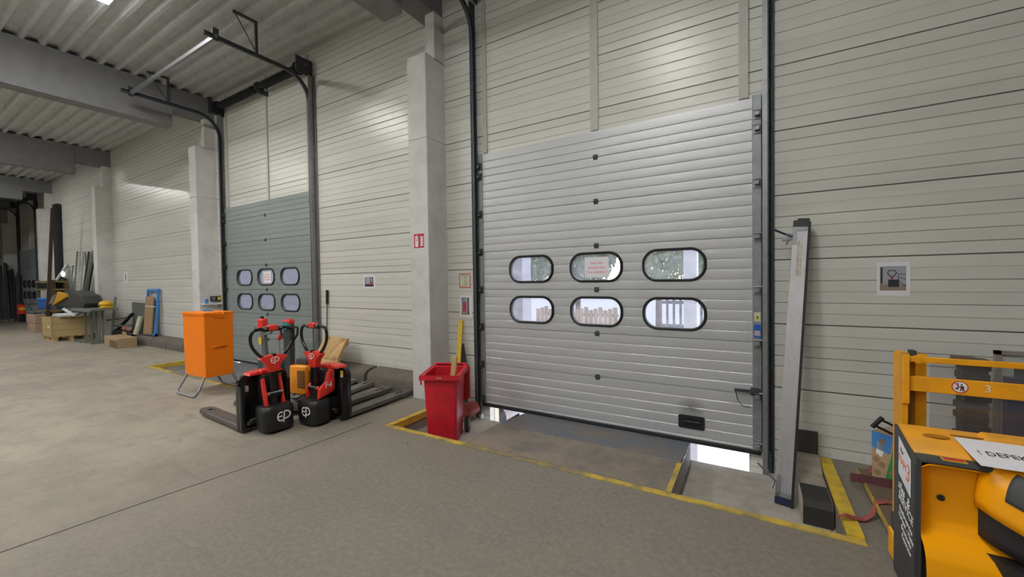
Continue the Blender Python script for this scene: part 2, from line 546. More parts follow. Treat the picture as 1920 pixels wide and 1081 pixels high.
        o = bpy.data.objects.new(name, me)
        col.objects.link(o)
        if parent is not None:
            o.parent = parent
        else:
            o.location = M0.translation
        if smooth:
            for f in me.polygons:
                f.use_smooth = True
            me.set_sharp_from_angle(angle=R(smooth))
        if solid:
            md = o.modifiers.new('solid', 'SOLIDIFY'); md.thickness = solid
        W[o.name] = M0
        return o
def tag(o, label, cat, group=None, kind=None):
    o['label'] = label
    o['category'] = cat
    if group: o['group'] = group
    if kind: o['kind'] = kind
    return o
def thing(name, label, cat, loc=(0, 0, 0), rz=0.0, group=None, kind=None, tilt=None):
    o = bpy.data.objects.new(name, None)
    o.empty_display_size = 0.1
    col.objects.link(o)
    o.location = loc
    o.rotation_euler = (tilt[0], tilt[1], rz) if tilt else (0, 0, rz)
    W[o.name] = Matrix.Translation(loc) @ o.rotation_euler.to_matrix().to_4x4()
    return tag(o, label, cat, group, kind)
def copy_tree(o, parent=None):
    c = o.copy()
    col.objects.link(c)
    if parent is not None: c.parent = parent
    for ch in list(o.children): copy_tree(ch, c)
    return c
def text(name, body, size, material, parent, mtx, world=True, extrude=0.0006, spacing=1.0, offset=0.0, sx=1.0):
    cu = bpy.data.curves.new('lettering', 'FONT')
    cu.body = body; cu.size = size; cu.align_x = 'CENTER'; cu.align_y = 'CENTER'
    cu.extrude = extrude; cu.space_character = spacing; cu.offset = offset
    cu.resolution_u = 3
    ob = bpy.data.objects.new('tmp', cu)
    col.objects.link(ob)
    dg = bpy.context.evaluated_depsgraph_get()
    me = bpy.data.meshes.new_from_object(ob.evaluated_get(dg))
    bpy.data.objects.remove(ob); bpy.data.curves.remove(cu)
    me.transform(Matrix.Diagonal((sx, 1, 1, 1)))
    me.transform(mtx if not world else W[parent.name].inverted() @ mtx)
    me.materials.clear(); me.materials.append(material)
    o = bpy.data.objects.new(name, me)
    col.objects.link(o); o.parent = parent
    W[o.name] = W[parent.name]
    return o
def face_y(x, y, z, tilt=0.0):       # lettering plane on a surface that faces -y
    return Matrix.Translation((x, y, z)) @ Matrix.Rotation(R(90), 4, 'X') @ Matrix.Rotation(tilt, 4, 'Z')
def face_px(x, y, z):                # ... that faces +x
    return Matrix.Translation((x, y, z)) @ Euler((R(90), 0, R(90))).to_matrix().to_4x4()
def face_nx(x, y, z):                # ... that faces -x
    return Matrix.Translation((x, y, z)) @ Euler((R(90), 0, R(-90))).to_matrix().to_4x4()
def rrect(x0, z0, x1, z1, r, n=6):
    pts = []
    for cx, cz, a0 in ((x1 - r, z1 - r, 0), (x0 + r, z1 - r, 90), (x0 + r, z0 + r, 180), (x1 - r, z0 + r, 270)):
        for k in range(n + 1):
            a = R(a0 + 90 * k / n)
            pts.append((cx + r * math.cos(a), cz + r * math.sin(a)))
    return pts
def arc(cx, cy, r, a0, a1, n=8):
    return [(cx + r * math.cos(R(a0 + (a1 - a0) * k / n)), cy + r * math.sin(R(a0 + (a1 - a0) * k / n))) for k in range(n + 1)]

# ------------------------------------------------------------------ room shell
XL, XR, YB, YW = -33.2, 9.5, -22.0, 0.015      # west end, east end, south wall, inner face of the dock wall
DOORS = [(-3.223, LEAF1), (-10.42, LEAF2), (-30.9, LEAF3)]
DW, ZT = 3.22, 3.447
COLX = [-4.27 - 7.054 * k for k in range(5)] + [2.785]
PITS = [(-3.675, 0.528), (-10.87, -6.70)]
PY = -1.357
# floor slab with two leveller pits
b = B()
xs = [XL - 1]
for p in sorted(PITS): xs += list(p)
xs.append(XR)
b.box((XL - 0.3, YB - 0.2, -0.5), (XR, PY, 0))
segs = [(XL - 0.3, PITS[1][0]), (PITS[1][1], PITS[0][0]), (PITS[0][1], XR)]
for a, c in segs: b.box((a, PY, -0.5), (c, YW + 0.06, 0))
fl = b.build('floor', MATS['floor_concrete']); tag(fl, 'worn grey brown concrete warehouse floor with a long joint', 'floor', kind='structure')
b = B()
for a, c in PITS: b.box((a, PY, -1.3), (c, -0.165, -0.2))
o = b.build('floor_pit', PITC); tag(o, 'sunken concrete pit floor in front of the dock doors', 'floor', kind='structure')
# cracks and the joint in the slab
b = B()
pts = [(-4.17, -4.6), (-4.14, -4.1), (-4.10, -3.54), (-4.05, -3.0), (-3.985, -2.41), (-3.97, -1.9), (-3.967, -1.39)]
for i in range(len(pts) - 1):
    b.beam((pts[i][0], pts[i][1], 0.0005), (pts[i + 1][0], pts[i + 1][1], 0.0005), 0.014, 0.002)
pts = [(-4.17, -4.6), (-4.25, -7), (-4.2, -12)]
for i in range(len(pts) - 1):
    b.beam((pts[i][0], pts[i][1], 0.0005), (pts[i + 1][0], pts[i + 1][1], 0.0005), 0.014, 0.002)
o = b.build('floor_joint', mat('joint_dark', (0.075, 0.062, 0.05), 0.9)); tag(o, 'dark expansion joint running across the concrete floor', 'floor joint', kind='structure')
# dock wall, split round the three door openings
b = B()
op = sorted([(x + 0.03, x + DW - 0.03) for x, _ in DOORS])
cur = XL - 0.2
for a, c in op:
    b.box((cur, YW, -1.2), (a, YW + 0.1, 6.4))
    b.box((a, YW, ZT - 0.08), (c, YW + 0.1, 6.4))
    cur = c
b.box((cur, YW, -0.5), (XR + 0.2, YW + 0.1, 6.4))
o = b.build('wall_north', MATS['wall_panels']); tag(o, 'pale horizontal sandwich panel wall with the dock doors', 'wall', kind='structure')
PLAIN = mat('plain_wall', (0.55, 0.55, 0.52), 0.7, var=0.3, scale=2)
for nm, lo, hi, lab in (('wall_south', (XL - 0.2, YB - 0.2, -0.1), (XR + 0.2, YB, 6.4), 'pale wall behind the camera across the hall'),
                        ('wall_east', (XR, YB, -0.1), (XR + 0.2, YW, 6.4), 'pale end wall to the right of the dock doors')):
    o = B().box(lo, hi).build(nm, PLAIN); tag(o, lab, 'wall', kind='structure')
# west end wall with a dark opening
b = B()
b.box((XL - 0.2, YB, -0.1), (XL, YW, 2.95)); b.box((XL - 0.2, -0.42, 2.95), (XL, YW, 6.4)); b.box((XL - 0.2, YB, 5.0), (XL, -0.42, 6.4))
o = b.build('wall_west', mat('west_wall', (0.40, 0.40, 0.37), 0.7, var=0.3, scale=2)); tag(o, 'distant end wall of the hall at the far end', 'wall', kind='structure')
o = B().box((XL - 0.5, YB, 2.9), (XL - 0.22, -0.3, 5.1)).build('window_1', mat('dark_glazing', (0.01, 0.011, 0.014), 0.3)); tag(o, 'dark window band in the far end wall', 'window', kind='structure')
# ribbed ceiling deck
b = B()
prof = []
y = YW + 0.1
while y > YB - 0.2:
    prof += [(y, 6.05), (y - 0.055, 6.05), (y - 0.080, 6.135), (y - 0.225, 6.135)]
    y -= 0.25
prof += [(y, 6.135), (y, 6.35), (YW + 0.1, 6.35)]
b.prism(prof, 'x', XL - 0.2, XR + 0.2)
o = b.build('ceiling', DECK); tag(o, 'ribbed grey ceiling deck running along the hall', 'ceiling', kind='structure')
# columns and beams
for k, x in enumerate(COLX):
    b = B()
    w = 0.356
    b.box((x, -0.393, -0.01), (x + w, YW, 3.700), 0.008, 1)
    b.box((x + 0.012, -0.381, 3.695), (x + w - 0.012, YW, 3.725))
    b.box((x, -0.393, 3.720), (x + w, YW, 4.90), 0.008, 1)
    b.box((x + 0.19, -0.20, 4.88), (x + w, YW, 5.56))
    lab = ['concrete column with the red fire sign between the two near dock doors', 'concrete column behind the orange container', 'concrete column behind the standing planks and yellow hood', 'dim concrete column behind the tall brown pole', 'farthest concrete column by the dark leaning beams', 'concrete column outside the photo beyond the yellow truck'][k]
    o = b.build('concrete_column', CONC); tag(o, lab, 'column', 'wall columns', 'structure')
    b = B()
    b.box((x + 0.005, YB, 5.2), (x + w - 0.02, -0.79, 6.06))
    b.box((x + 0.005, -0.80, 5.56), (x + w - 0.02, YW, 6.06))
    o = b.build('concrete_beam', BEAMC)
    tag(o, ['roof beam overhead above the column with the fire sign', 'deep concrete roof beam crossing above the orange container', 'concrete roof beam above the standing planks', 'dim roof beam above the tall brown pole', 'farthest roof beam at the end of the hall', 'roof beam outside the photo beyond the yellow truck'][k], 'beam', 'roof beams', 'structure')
# the chalk figure on the near column
col0 = [o for o in bpy.data.objects if o.name == 'concrete_column'][0]
text('chalk_mark', '5', 0.17, mat('chalk', (0.66, 0.66, 0.64), 0.9), col0, face_y(-4.11, -0.3945, 4.42, R(-8)))
# wall trims above the dock doors
n = 1
for x0, _ in DOORS:
    for a, c, lab in ((x0 + 0.0, x0 + 0.06, 'left'), (x0 + DW / 2 - 0.05 if x0 > -5 else x0 + DW / 2 + 0.09, x0 + DW / 2 + 0.045 if x0 > -5 else x0 + DW / 2 + 0.14, 'middle'), (x0 + DW - 0.115, x0 + DW - 0.03, 'right')):
        o = B().box((a, YW - 0.022, ZT + 0.02), (c, YW, 6.03)).build('trim_%d' % n, TRIM)
        tag(o, '%s upright trim strip on the wall above the %s dock door' % (lab, {-3.223: 'near silver', -10.42: 'second grey', -30.9: 'far blue grey'}[x0]), 'trim', kind='structure'); n += 1
# yellow steel edges round the pits
for (a, c), lab in zip(PITS, ('near', 'second')):
    for e0, e1, em, part in ((a - 0.06, a + 1.10, PITWORN, 'left end'), (a + 1.10, a + 2.40, mat('pit_edge_bare', (0.20, 0.16, 0.12), 0.7, var=0.9, c2=(0.45, 0.32, 0.06), scale=6), 'bare middle'), (a + 2.40, c + 0.085, PITWORN, 'right end')):
        o = B().box((e0, PY - 0.055, -0.004), (e1, PY + 0.012, 0.006)).build('trim_%d' % n, em); n += 1
        tag(o, '%s of the worn yellow front edge of the %s leveller pit' % (part, lab), 'edge trim', kind='structure')
    b = B().box((a - 0.06, PY, -0.004), (a, YW - 0.01, 0.006)).box((a, PY + 0.012, -0.075), (a + 0.008, YW - 0.01, 0.004))
    o = b.build('trim_%d' % n, PITYEL); n += 1
    tag(o, 'yellow left edge of the %s leveller pit' % lab, 'edge trim', kind='structure')
    o = B().box((c - 0.004, PY + 0.012, -0.004), (c + 0.085, YW - 0.06, 0.022)).build('trim_%d' % n, PITYEL); n += 1
    tag(o, 'raised yellow right edge of the %s leveller pit' % lab, 'edge trim', kind='structure')
# dark rounded curb stones along the wall
def curb(x0, x1, lab, ends=(0, 0)):
    pr = [(YW - 0.005, 0.0), (-0.27, 0.0), (-0.27, 0.14), (-0.255, 0.19), (-0.22, 0.23), (-0.12, 0.26), (YW - 0.005, 0.275)]
    o = B().prism(pr, 'x', x0, x1).build('curb_stone', CURBC, smooth=40)
    tag(o, lab, 'curb', 'curb stones along the dock wall', 'structure')
curb(-5.42, -4.29, 'dark curb stone between the column and the gap beside the grey pallet forks')
curb(-6.60, -5.50, 'dark curb stone behind the pressed wood pallet')
for k in range(5):
    x1 = -11.35 - k * 0.98
    curb(x1 - 0.95, x1, ['curb stone nearest the column behind the orange container', 'second curb stone left of the orange container', 'curb stone third from the column, left of the orange container', 'curb stone just right of the blue framed board', 'curb stone under the blue framed board'][k])

# ------------------------------------------------------------------ lamps
def light_fixture(x, y0, lab, group):
    r = thing('ceiling_light', lab, 'ceiling light', (x, y0, 5.93), 0, group)
    B().box((-0.10, -0.75, 0.018), (0.10, 0.75, 0.12), 0.008, 1).build('housing', WHITEP, r, world=False)
    B().box((-0.088, -0.735, 0.006), (0.088, 0.735, 0.020), 0.004, 1).build('diffuser', LAMP, r, world=False)
    return r
proto = light_fixture(-8.25, -3.2, 'lit fluorescent light on the ribbed ceiling beyond the first beam', None)
for x, ys in ((-1.3, (-3.9, -7.3, -10.7)), (-8.25, (-6.6, -10.2, -13.8, -17.4)), (-15.3, (-4.7, -8.2, -11.7)), (-22.3, (-3.2, -6.6))):  # middle lamp of the first row is added to brighten the right wall
    for y in ys:
        c = copy_tree(proto)
        c.location = (x, y, 5.93)
        c['label'] = 'fluorescent ceiling light in the rows above, out of the frame'
        c['group'] = 'ceiling lights out of the frame'

# ------------------------------------------------------------------ sectional dock doors
HZ = [3.137 - 0.5225 * k for k in range(7)]
def section(x0, x1, z0, z1, first):
    """one leaf section: flat front with a groove every 0.1045 m"""
    f, bk, d, hw = -0.030, 0.008, 0.006, 0.006
    pts = [(bk, z0), (f + 0.012, z0), (f, z0 + 0.006)]
    z = first
    last = z0 + 0.006
    def crown(a, c):                     # each band between two grooves is slightly crowned
        return [(f - 0.0017, a + (c - a) * 0.3), (f - 0.0017, a + (c - a) * 0.7)] if c - a > 0.03 else []
    while z < z1 - 0.02:
        if z > z0 + 0.02:
            pts += crown(last, z - hw * 1.6) + [(f, z - hw * 1.6), (f + d, z), (f, z + hw * 0.4)]
            last = z + hw * 0.4
        z += 0.1045
    pts += crown(last, z1 - 0.004)
    pts += [(f, z1 - 0.004), (f + 0.012, z1), (bk, z1)]
    return B().prism(pts, 'x', x0, x1)
def make_door(idx, x0, leaf, label, detail):
    r = thing('door_%d' % idx, label, 'dock door', (x0 + DW / 2, 0, -0.03), 0, None, 'structure')
    x1 = x0 + DW
    WIN = [(x0 + 0.738, 1.837), (x0 + 1.612, 1.837), (x0 + 2.485, 1.837), (x0 + 0.738, 1.307), (x0 + 1.612, 1.307), (x0 + 2.485, 1.307)]
    bounds = [ZT] + [z for z in HZ if z > 0.3] + [-0.03]
    for i in range(len(bounds) - 1):
        zt, zb = bounds[i], bounds[i + 1]
        o = section(x0, x1, zb, zt, zt - 0.1045 * 8).build('panel', leaf, r)
        ws = [w for w in WIN if zb < w[1] < zt]
        if ws:
            cb = B()
            for cx, cz in ws:
                cb.prism(rrect(cx - 0.305, cz - 0.158, cx + 0.305, cz + 0.158, 0.14, 8), 'y', -0.2, 0.2)
            cut = cb.build('cutter', leaf, r)
            md = o.modifiers.new('holes', 'BOOLEAN'); md.operation = 'DIFFERENCE'; md.object = cut; md.solver = 'EXACT'
            dg = bpy.context.evaluated_depsgraph_get()
            me = bpy.data.meshes.new_from_object(o.evaluated_get(dg))
            o.modifiers.clear(); o.data = me
            bpy.data.objects.remove(cut)
    for cx, cz in WIN:
        outer = rrect(cx - 0.330, cz - 0.182, cx + 0.330, cz + 0.182, 0.165, 8)
        inner = rrect(cx - 0.300, cz - 0.153, cx + 0.300, cz + 0.153, 0.135, 8)
        b = B()
        n_ = len(outer)
        lay = [(inner, -0.034), (outer, -0.034), (outer, 0.014), (inner, 0.014)]
        vs = [[b.bm.verts.new((u, yy, v)) for u, v in pts] for pts, yy in [(inner, -0.048), ([(u * 0.5 + a * 0.5, v * 0.5 + c * 0.5) for (u, v), (a, c) in zip(inner, outer)], -0.054), (outer, -0.034), (outer, 0.014), (inner, 0.014)]]
        for q in range(5):
            A, C = vs[q], vs[(q + 1) % 5]
            for k in range(n_):
                b.bm.faces.new((A[k], A[(k + 1) % n_], C[(k + 1) % n_], C[k]))
        fr = b.build('window_frame', RUBBER, r, smooth=50)
        B().prism(rrect(cx - 0.304, cz - 0.157, cx + 0.304, cz + 0.157, 0.139, 8), 'y', -0.016, -0.010).build('pane', MATS['acrylic_pane'], fr)
    # end caps, seal, hinges, rollers
    for a, c in ((x0 - 0.078, x0 - 0.001), (x1 + 0.001, x1 + 0.078)):
        B().box((a, -0.040, -0.03), (c, 0.005, ZT + (0.02 if c > x1 else 0)), 0.004, 1).build('end_cap', CAPS, r)
    B().box((x0 - 0.07, -0.038, -0.075), (x1 + 0.07, 0.0, -0.028), 0.012, 2).build('bottom_seal', RUBBER, r)
    for z in HZ[:6]:
        b = B().box((x0 + 1.600, -0.040, z - 0.032), (x0 + 1.652, -0.030, z + 0.03), 0.002, 1)
        b.cyl((x0 + 1.594, -0.042, z), (x0 + 1.658, -0.042, z), 0.008, seg=8)
        b.cyl((x0 + 1.609, -0.045, z - 0.02), (x0 + 1.609, -0.03, z - 0.02), 0.006, seg=6).cyl((x0 + 1.643, -0.045, z - 0.02), (x0 + 1.643, -0.03, z - 0.02), 0.006, seg=6)
        b.build('hinge', DARKST, r)
    for s_, xe in ((-1, x0), (1, x1)):
        for z in [ZT - 0.17] + HZ[:6] + [0.03]:
            xa, xb_ = (xe + 0.01, xe + 0.07) if s_ > 0 else (xe - 0.07, xe - 0.01)
            b = B().box((xa, -0.050, z - 0.05), (xb_, -0.040, z + 0.05), 0.002, 1)
            b.box((xa + 0.008, -0.095, z - 0.026), (xb_ - 0.008, -0.05, z + 0.012), 0.005, 1)
            b.cyl((xa - 0.005 * s_, -0.075, z + 0.028), (xb_ + 0.055 * s_ if s_ > 0 else xb_, -0.075, z + 0.028), 0.007, seg=8)
            if s_ < 0: b.cyl((xa - 0.055, -0.075, z + 0.028), (xa, -0.075, z + 0.028), 0.007, seg=8)
            xr_ = xe + s_ * 0.105
            b.cyl((xr_ - 0.012, -0.075, z + 0.028), (xr_ + 0.012, -0.075, z + 0.028), 0.024, seg=14)
            b.build('roller_bracket', GALV if s_ > 0 else DARKST, r)
    # tracks: vertical channel, curve, horizontal run
    for s_, xe in ((-1, x0 - 0.105), (1, x1 + 0.105)):
        path = [(-0.075, -0.24), (-0.075, 5.05)] + [(-0.075 - 0.45 + 0.45 * math.cos(R(a)), 5.05 + 0.45 * math.sin(R(a))) for a in range(10, 91, 10)] + [(-1.75, 5.50)]
        b = B()
        for i in range(len(path) - 1):
            (ya, za), (yb, zb) = path[i], path[i + 1]
            b.beam((xe + s_ * 0.020, ya, za), (xe + s_ * 0.020, yb, zb), 0.006, 0.058, upv=(0, 1, 0.01) if i == 0 else (0, 0.6, 0.8))
            nrm = Vector((0, zb - za, -(yb - ya))).normalized() * 0.028
            for q in (-1, 1):
                b.beam((xe, ya + q * nrm.y, za + q * nrm.z), (xe, yb + q * nrm.y, zb + q * nrm.z), 0.042, 0.005, upv=(0, 1, 0.01) if i == 0 else (0, 0.6, 0.8))
        b.build('track', GALV if s_ > 0 and idx == 1 else DARKST, r, smooth=30)
        b = B()
        b.box((xe + s_ * 0.025 - 0.006, -0.11, -0.235), (xe + s_ * 0.025 + 0.006, YW, 5.55))
        b.box((min(xe + s_ * 0.025, xe + s_ * 0.075), -0.012, -0.235), (max(xe + s_ * 0.025, xe + s_ * 0.075), YW, 5.55))
        b.build('track_angle', DARKST if idx != 2 else GALV, r)
    # torsion spring assembly over the opening
    b = B().cyl((x0 - 0.15, -0.16, 5.70), (x1 + 0.25, -0.16, 5.70), 0.016)
    sh = b.build('spring_shaft', DARKST, r)
    for a, c in ((x0 + 0.18, x0 + DW * 0.50), (x0 + DW * 0.60, x1 - 0.12)):
        b = B()
        nn = int((c - a) / 0.035)
        pts = []
        for k in range(nn * 8):
            t = k / (nn * 8 - 1); an = k * 2 * math.pi / 8
            pts.append((a + (c - a) * t, -0.16 + 0.066 * math.cos(an), 5.70 + 0.066 * math.sin(an)))
        b.tube(pts, 0.0155, 5)
        b.build('torsion_spring', BLACKST, r)
    for xe in (x0 + 0.02, x1 - 0.02):
        b = B().cyl((xe - 0.05, -0.16, 5.70), (xe + 0.05, -0.16, 5.70), 0.095, 0.105, 20)
        b.cyl((xe - 0.06, -0.16, 5.70), (xe - 0.05, -0.16, 5.70), 0.115).cyl((xe + 0.05, -0.16, 5.70), (xe + 0.06, -0.16, 5.70), 0.12)
        b.build('cable_drum', BLACKST, r, smooth=40)
        B().box((xe + (0.09 if xe > x0 + 1 else -0.105), -0.30, 5.55), (xe + (0.105 if xe > x0 + 1 else -0.09), YW, 5.85)).build('bearing_plate', DARKST, r)
    bx = x0 + DW * 0.55
    B().cyl((bx - 0.02, -0.16, 5.70), (bx + 0.02, -0.16, 5.70), 0.10, seg=16).box((bx - 0.03, -0.17, 5.58), (bx + 0.03, YW, 5.66)).build('centre_bearing', DARKST, r)
    # cross bar and hanger at the ends of the horizontal tracks
    b = B().box((x0 - 0.15, -1.62, 5.47), (x1 + 0.15, -1.58, 5.53))
    b.build('cross_bar', GALV, r)
    for s_, xe in ((-1, x0 - 0.125), (1, x1 + 0.125)):
        b = B().beam((xe, -1.0, 5.52), (xe, -1.0, 6.05), 0.03, 0.04).beam((xe, -0.98, 6.03), (xe, -1.34, 6.03), 0.035, 0.04).beam((xe, -1.02, 5.56), (xe, -1.32, 6.03), 0.012, 0.012)
        b.box((xe - 0.02, -1.64, 5.44), (xe + 0.02, -1.56, 5.62))
        b.build('hanger', DARKST, r)
    return r
d1 = make_door(1, -3.223, LEAF1, 'silver ribbed sectional dock door with six oval windows, nearest and slightly raised', True)
d2 = make_door(2, -10.42, LEAF2, 'grey green sectional dock door behind the pallet trucks', True)
d3 = make_door(3, -30.9, LEAF3, 'blue grey sectional dock door at the far end of the hall', False)
# details of the near door
b = B().prism(rrect(-0.694, 0.083, -0.435, 0.225, 0.02), 'y', -0.042, -0.03)
hd = b.build('handle', BLKMATT, d1)
B().box((-0.655, -0.052, 0.128), (-0.475, -0.040, 0.168), 0.012, 2).build('grip', BLKGLOSS, hd)
B().box((-0.665, -0.0435, 0.105), (-0.465, -0.042, 0.200)).build('recess', mat('handle_recess', (0.006, 0.006, 0.006), 0.5), hd)
b = B().beam((-0.16, -0.085, 0.567), (0.055, -0.075, 0.567), 0.012, 0.034, 0.004).box((-0.02, -0.065, 0.52), (0.05, -0.04, 0.60), 0.004, 1).cyl((0.03, -0.085, 0.567), (0.03, -0.04, 0.567), 0.014)
b.box((0.05, -0.075, 0.545), (0.11, -0.045, 0.59))
lt = b.build('latch', DARKST, d1)
B().tube([(-0.15, -0.08, 0.555), (-0.13, -0.07, 0.46), (-0.08, -0.06, 0.40), (-0.02, -0.055, 0.40)], 0.004, 6).build('cord', INK, lt)
b = B().box((0.010, -0.0425, 1.035), (0.068, -0.040, 1.225)); nb_ = b.build('data_plate', mat('plate_blue', (0.02, 0.11, 0.45), 0.45), d1)
B().box((0.014, -0.0432, 1.115), (0.062, -0.0424, 1.165)).build('printed_band', mat('band_grey', (0.45, 0.45, 0.47), 0.5), nb_)
text('lettering', 'SERVICE', 0.013, INKRED, nb_, face_y(0.039, -0.0435, 1.14))
b = B().box((0.010, -0.0425, 1.255), (0.066, -0.040, 1.345)); st_ = b.build('inspection_sticker', mat('sticker_grey', (0.6, 0.6, 0.55), 0.5), d1)
B().box((0.022, -0.0432, 1.275), (0.05, -0.0424, 1.315)).build('yellow_field', STICKY, st_)
B().box((0.032, -0.0438, 1.287), (0.048, -0.043, 1.303)).build('black_field', INK, st_)
# soot smudge above the handle is a stain with a shape of its own
# notices taped inside the middle panes
def notice(x, z, w, h, lab, y=-0.018):
    r = thing('paper_notice', lab, 'paper notice', (x, y, z - h / 2))
    B().box((x - w / 2, y - 0.001, z - h / 2), (x + w / 2, y, z + h / 2)).build('sheet', WHITE, r)
    for k, s_ in enumerate(('Nach dem', 'Beladen, bitte', 'Türe schließen !!')):
        text('lettering', s_, 0.038, INKRED, r, face_y(x, y - 0.0012, z + 0.052 - k * 0.055, R(1)))
notice(-1.60, 1.835, 0.295, 0.245, 'white notice with red lettering in the window of the near silver door')
notice(-8.80, 1.835, 0.295, 0.245, 'white notice with red lettering in the window of the second grey door')

# ------------------------------------------------------------------ dock levellers in the pits
def leveller(x0, x1, m1, m2, lab, lip_end=0.16):
    r = thing('dock_leveller', lab, 'dock leveller', ((x0 + x1) / 2, -0.7, -0.2))
    B().box((x0, PY + 0.035, -0.022), (x1, -0.735, -0.002)).build('deck_plate', m1, r)
    b = B()
    b.prism([(-0.725, -0.018), (-0.725, 0.002), (lip_end, -0.085), (lip_end, -0.105)], 'x', x0 + 0.01, x1 - 0.02)
    b.build('lip_plate', m2, r)
    b = B()
    nseg = 16
    for k in range(nseg):
        a = x0 + (x1 - x0) * k / nseg
        b.cyl((a + 0.006, -0.73, -0.012), (a + (x1 - x0) / nseg - 0.006, -0.73, -0.012), 0.016, seg=8)
    b.build('hinge', m1, r)
    b = B().box((x1 - 0.012, PY + 0.04, -0.2), (x1, -0.2, -0.022)); b.build('side_plate', mat('side_plate_grey', (0.38, 0.40, 0.43), 0.6, var=0.7, c2=(0.16, 0.14, 0.12), scale=5), r)
    b = B().box((x0, PY + 0.04, -0.2), (x0 + 0.012, -0.2, -0.022)); b.build('side_plate', GREYM, r)
    b = B().box((x1 - 0.045, PY + 0.04, -0.0035), (x1 - 0.005, -0.75, -0.0012)); b.build('edge_marking', PITWORN, r)
leveller(-2.60, -0.555, PLATE, PLATEB, 'rusty steel dock leveller plate under the near silver door')
leveller(-9.82, -7.47, PLATEB, PLATEB, 'blue grey dock leveller plate under the second grey door')

# ------------------------------------------------------------------ outside, seen through panes and under the door
APRON = mat('bright_apron', (0.74, 0.71, 0.70), 0.8, var=0.4, c2=(0.55, 0.52, 0.52), scale=12)
o = B().box((-36, YW + 0.13, -1.6), (8, 6.0, -1.18)).build('ground_apron', APRON); tag(o, 'bright concrete apron outside the dock doors', 'ground', kind='structure')
o = B().box((-60, 6.0, -1.6), (30, 60, -1.2)).build('ground_yard', mat('yard', (0.42, 0.41, 0.41), 0.9, var=0.5, scale=2)); tag(o, 'pale paved yard outside behind the dock doors', 'ground', kind='structure')
b = B().box((-7.0, 3.0, -1.2), (-4.32, 3.4, 3.2)); o = b.build('wall_outside', mat('outer_wall', (0.36, 0.35, 0.40), 0.8)); tag(o, 'dull mauve wall outside seen through the left window', 'wall', kind='structure')
o = B().box((-0.86, 1.6, -1.18), (-0.68, 1.78, 4.6), 0.01, 1).build('gate_post', mat('gate_white', (0.66, 0.65, 0.68), 0.6)); tag(o, 'pale square post standing outside the right-hand windows of the near door', 'post')
o = B().box((-33, 0.32, -1.18), (-26, 0.6, 6.3)).build('wall_outside', MATS['outer_wall']); tag(o, 'dull wall added outside to darken the far dock door windows', 'wall', kind='structure')  # added to block the sky and darken the far door's panes
o = B().box((-13.5, 1.6, -1.18), (-9.35, 1.9, 4.0)).build('wall_outside', MATS['outer_wall']); tag(o, 'dull wall added outside to darken the left windows of the second dock door', 'wall', kind='structure')  # added so these panes turn grey instead of sky-bright
o = B().box((-9.35, 2.4, -1.18), (-6.0, 2.6, 1.35)).build('wall_outside', mat('added_low_wall', (0.27, 0.27, 0.29), 0.8)); tag(o, 'low grey wall added outside to dull the lower windows of the second dock door', 'wall', kind='structure')  # added to keep the bottom row of panes dim
LEAFM = [mat('leaf_%d' % k, c, 0.6, var=0.4, scale=3) for k, c in enumerate([(0.13, 0.26, 0.05), (0.08, 0.17, 0.045), (0.22, 0.33, 0.09), (0.22, 0.2, 0.09)])]
def tree(x, y, h, rad, mi, lab):
    r = thing('leafy_tree', lab, 'tree', (x, y, -1.2), 0, 'trees across the yard')
    B().cyl((x, y, -1.2), (x, y, h * 0.6), 0.14, 0.07, 10).build('trunk', OLDWOOD, r)
    b = B()
    rnd = random.Random(int(x * 31 + y * 7))
    for _ in range(4200):
        while True:
            p = Vector((rnd.uniform(-1, 1), rnd.uniform(-1, 1), rnd.uniform(-1, 1)))
            if p.length < 1 and rnd.random() < 0.35 + p.length: break
        c = Vector((x + p.x * rad, y + p.y * rad, h * 0.62 + p.z * h * 0.42))
        q = Euler((rnd.uniform(0, 6.3), rnd.uniform(0, 6.3), rnd.uniform(0, 6.3))).to_matrix()
        sz = rnd.uniform(0.07, 0.19)
        vs = [b.bm.verts.new(c + q @ Vector(v) * sz) for v in ((-1, 0, 0), (0, -0.5, 0.1), (1, 0, 0), (0, 0.5, 0.1))]
        b.bm.faces.new(vs)
    b.build('foliage', LEAFM[mi], r)
tx = [(-17, 13, 0), (-13.2, 15, 2), (-9.6, 12, 0), (-6.2, 11, 1), (-3.4, 13, 2), (-0.6, 11.5, 0), (2.2, 12.5, 2), (-20.5, 12, 1), (-24.5, 14, 0), (-28, 12.5, 2)]
tl = ['outside', 'pale tree', 'dense tree', 'dark tree', 'light green tree', 'tree', 'yellow green tree', 'dark tree', 'tree', 'pale tree']
for k, (x, y, mi) in enumerate(tx):
    tree(x, y, 5.0 + 0.7 * math.sin(k * 2.1), 1.62, mi, 'leafy tree across the yard outside, seen through a dock door window')
b = B()
for k in range(18):
    b.box((-6.9 + k * 0.17, 8.6, -1.2), (-6.9 + k * 0.17 + 0.14, 8.63, 0.62 + 0.05 * (k % 3)))
b.box((-6.9, 8.64, 0.0), (-3.85, 8.68, 0.1)).box((-6.9, 8.64, 0.4), (-3.85, 8.68, 0.5))
o = b.build('timber_fence', mat('fence_brown', (0.42, 0.28, 0.18), 0.8, var=0.5, scale=3)); tag(o, 'brown timber fence across the yard behind the lower middle window', 'fence')
b = B()
for k in range(12):
    b.box((-2.6 + k * 0.2, 9.0, -1.2), (-2.6 + k * 0.2 + 0.07, 9.05, 1.15))
b.box((-2.6, 9.05, 0.1), (-0.3, 9.09, 0.2)).box((-2.6, 9.05, 0.85), (-0.3, 9.09, 0.95))
o = b.build('palisade', mat('fence_dark', (0.10, 0.10, 0.11), 0.7)); tag(o, 'dark railing across the yard behind the lower right window', 'fence')
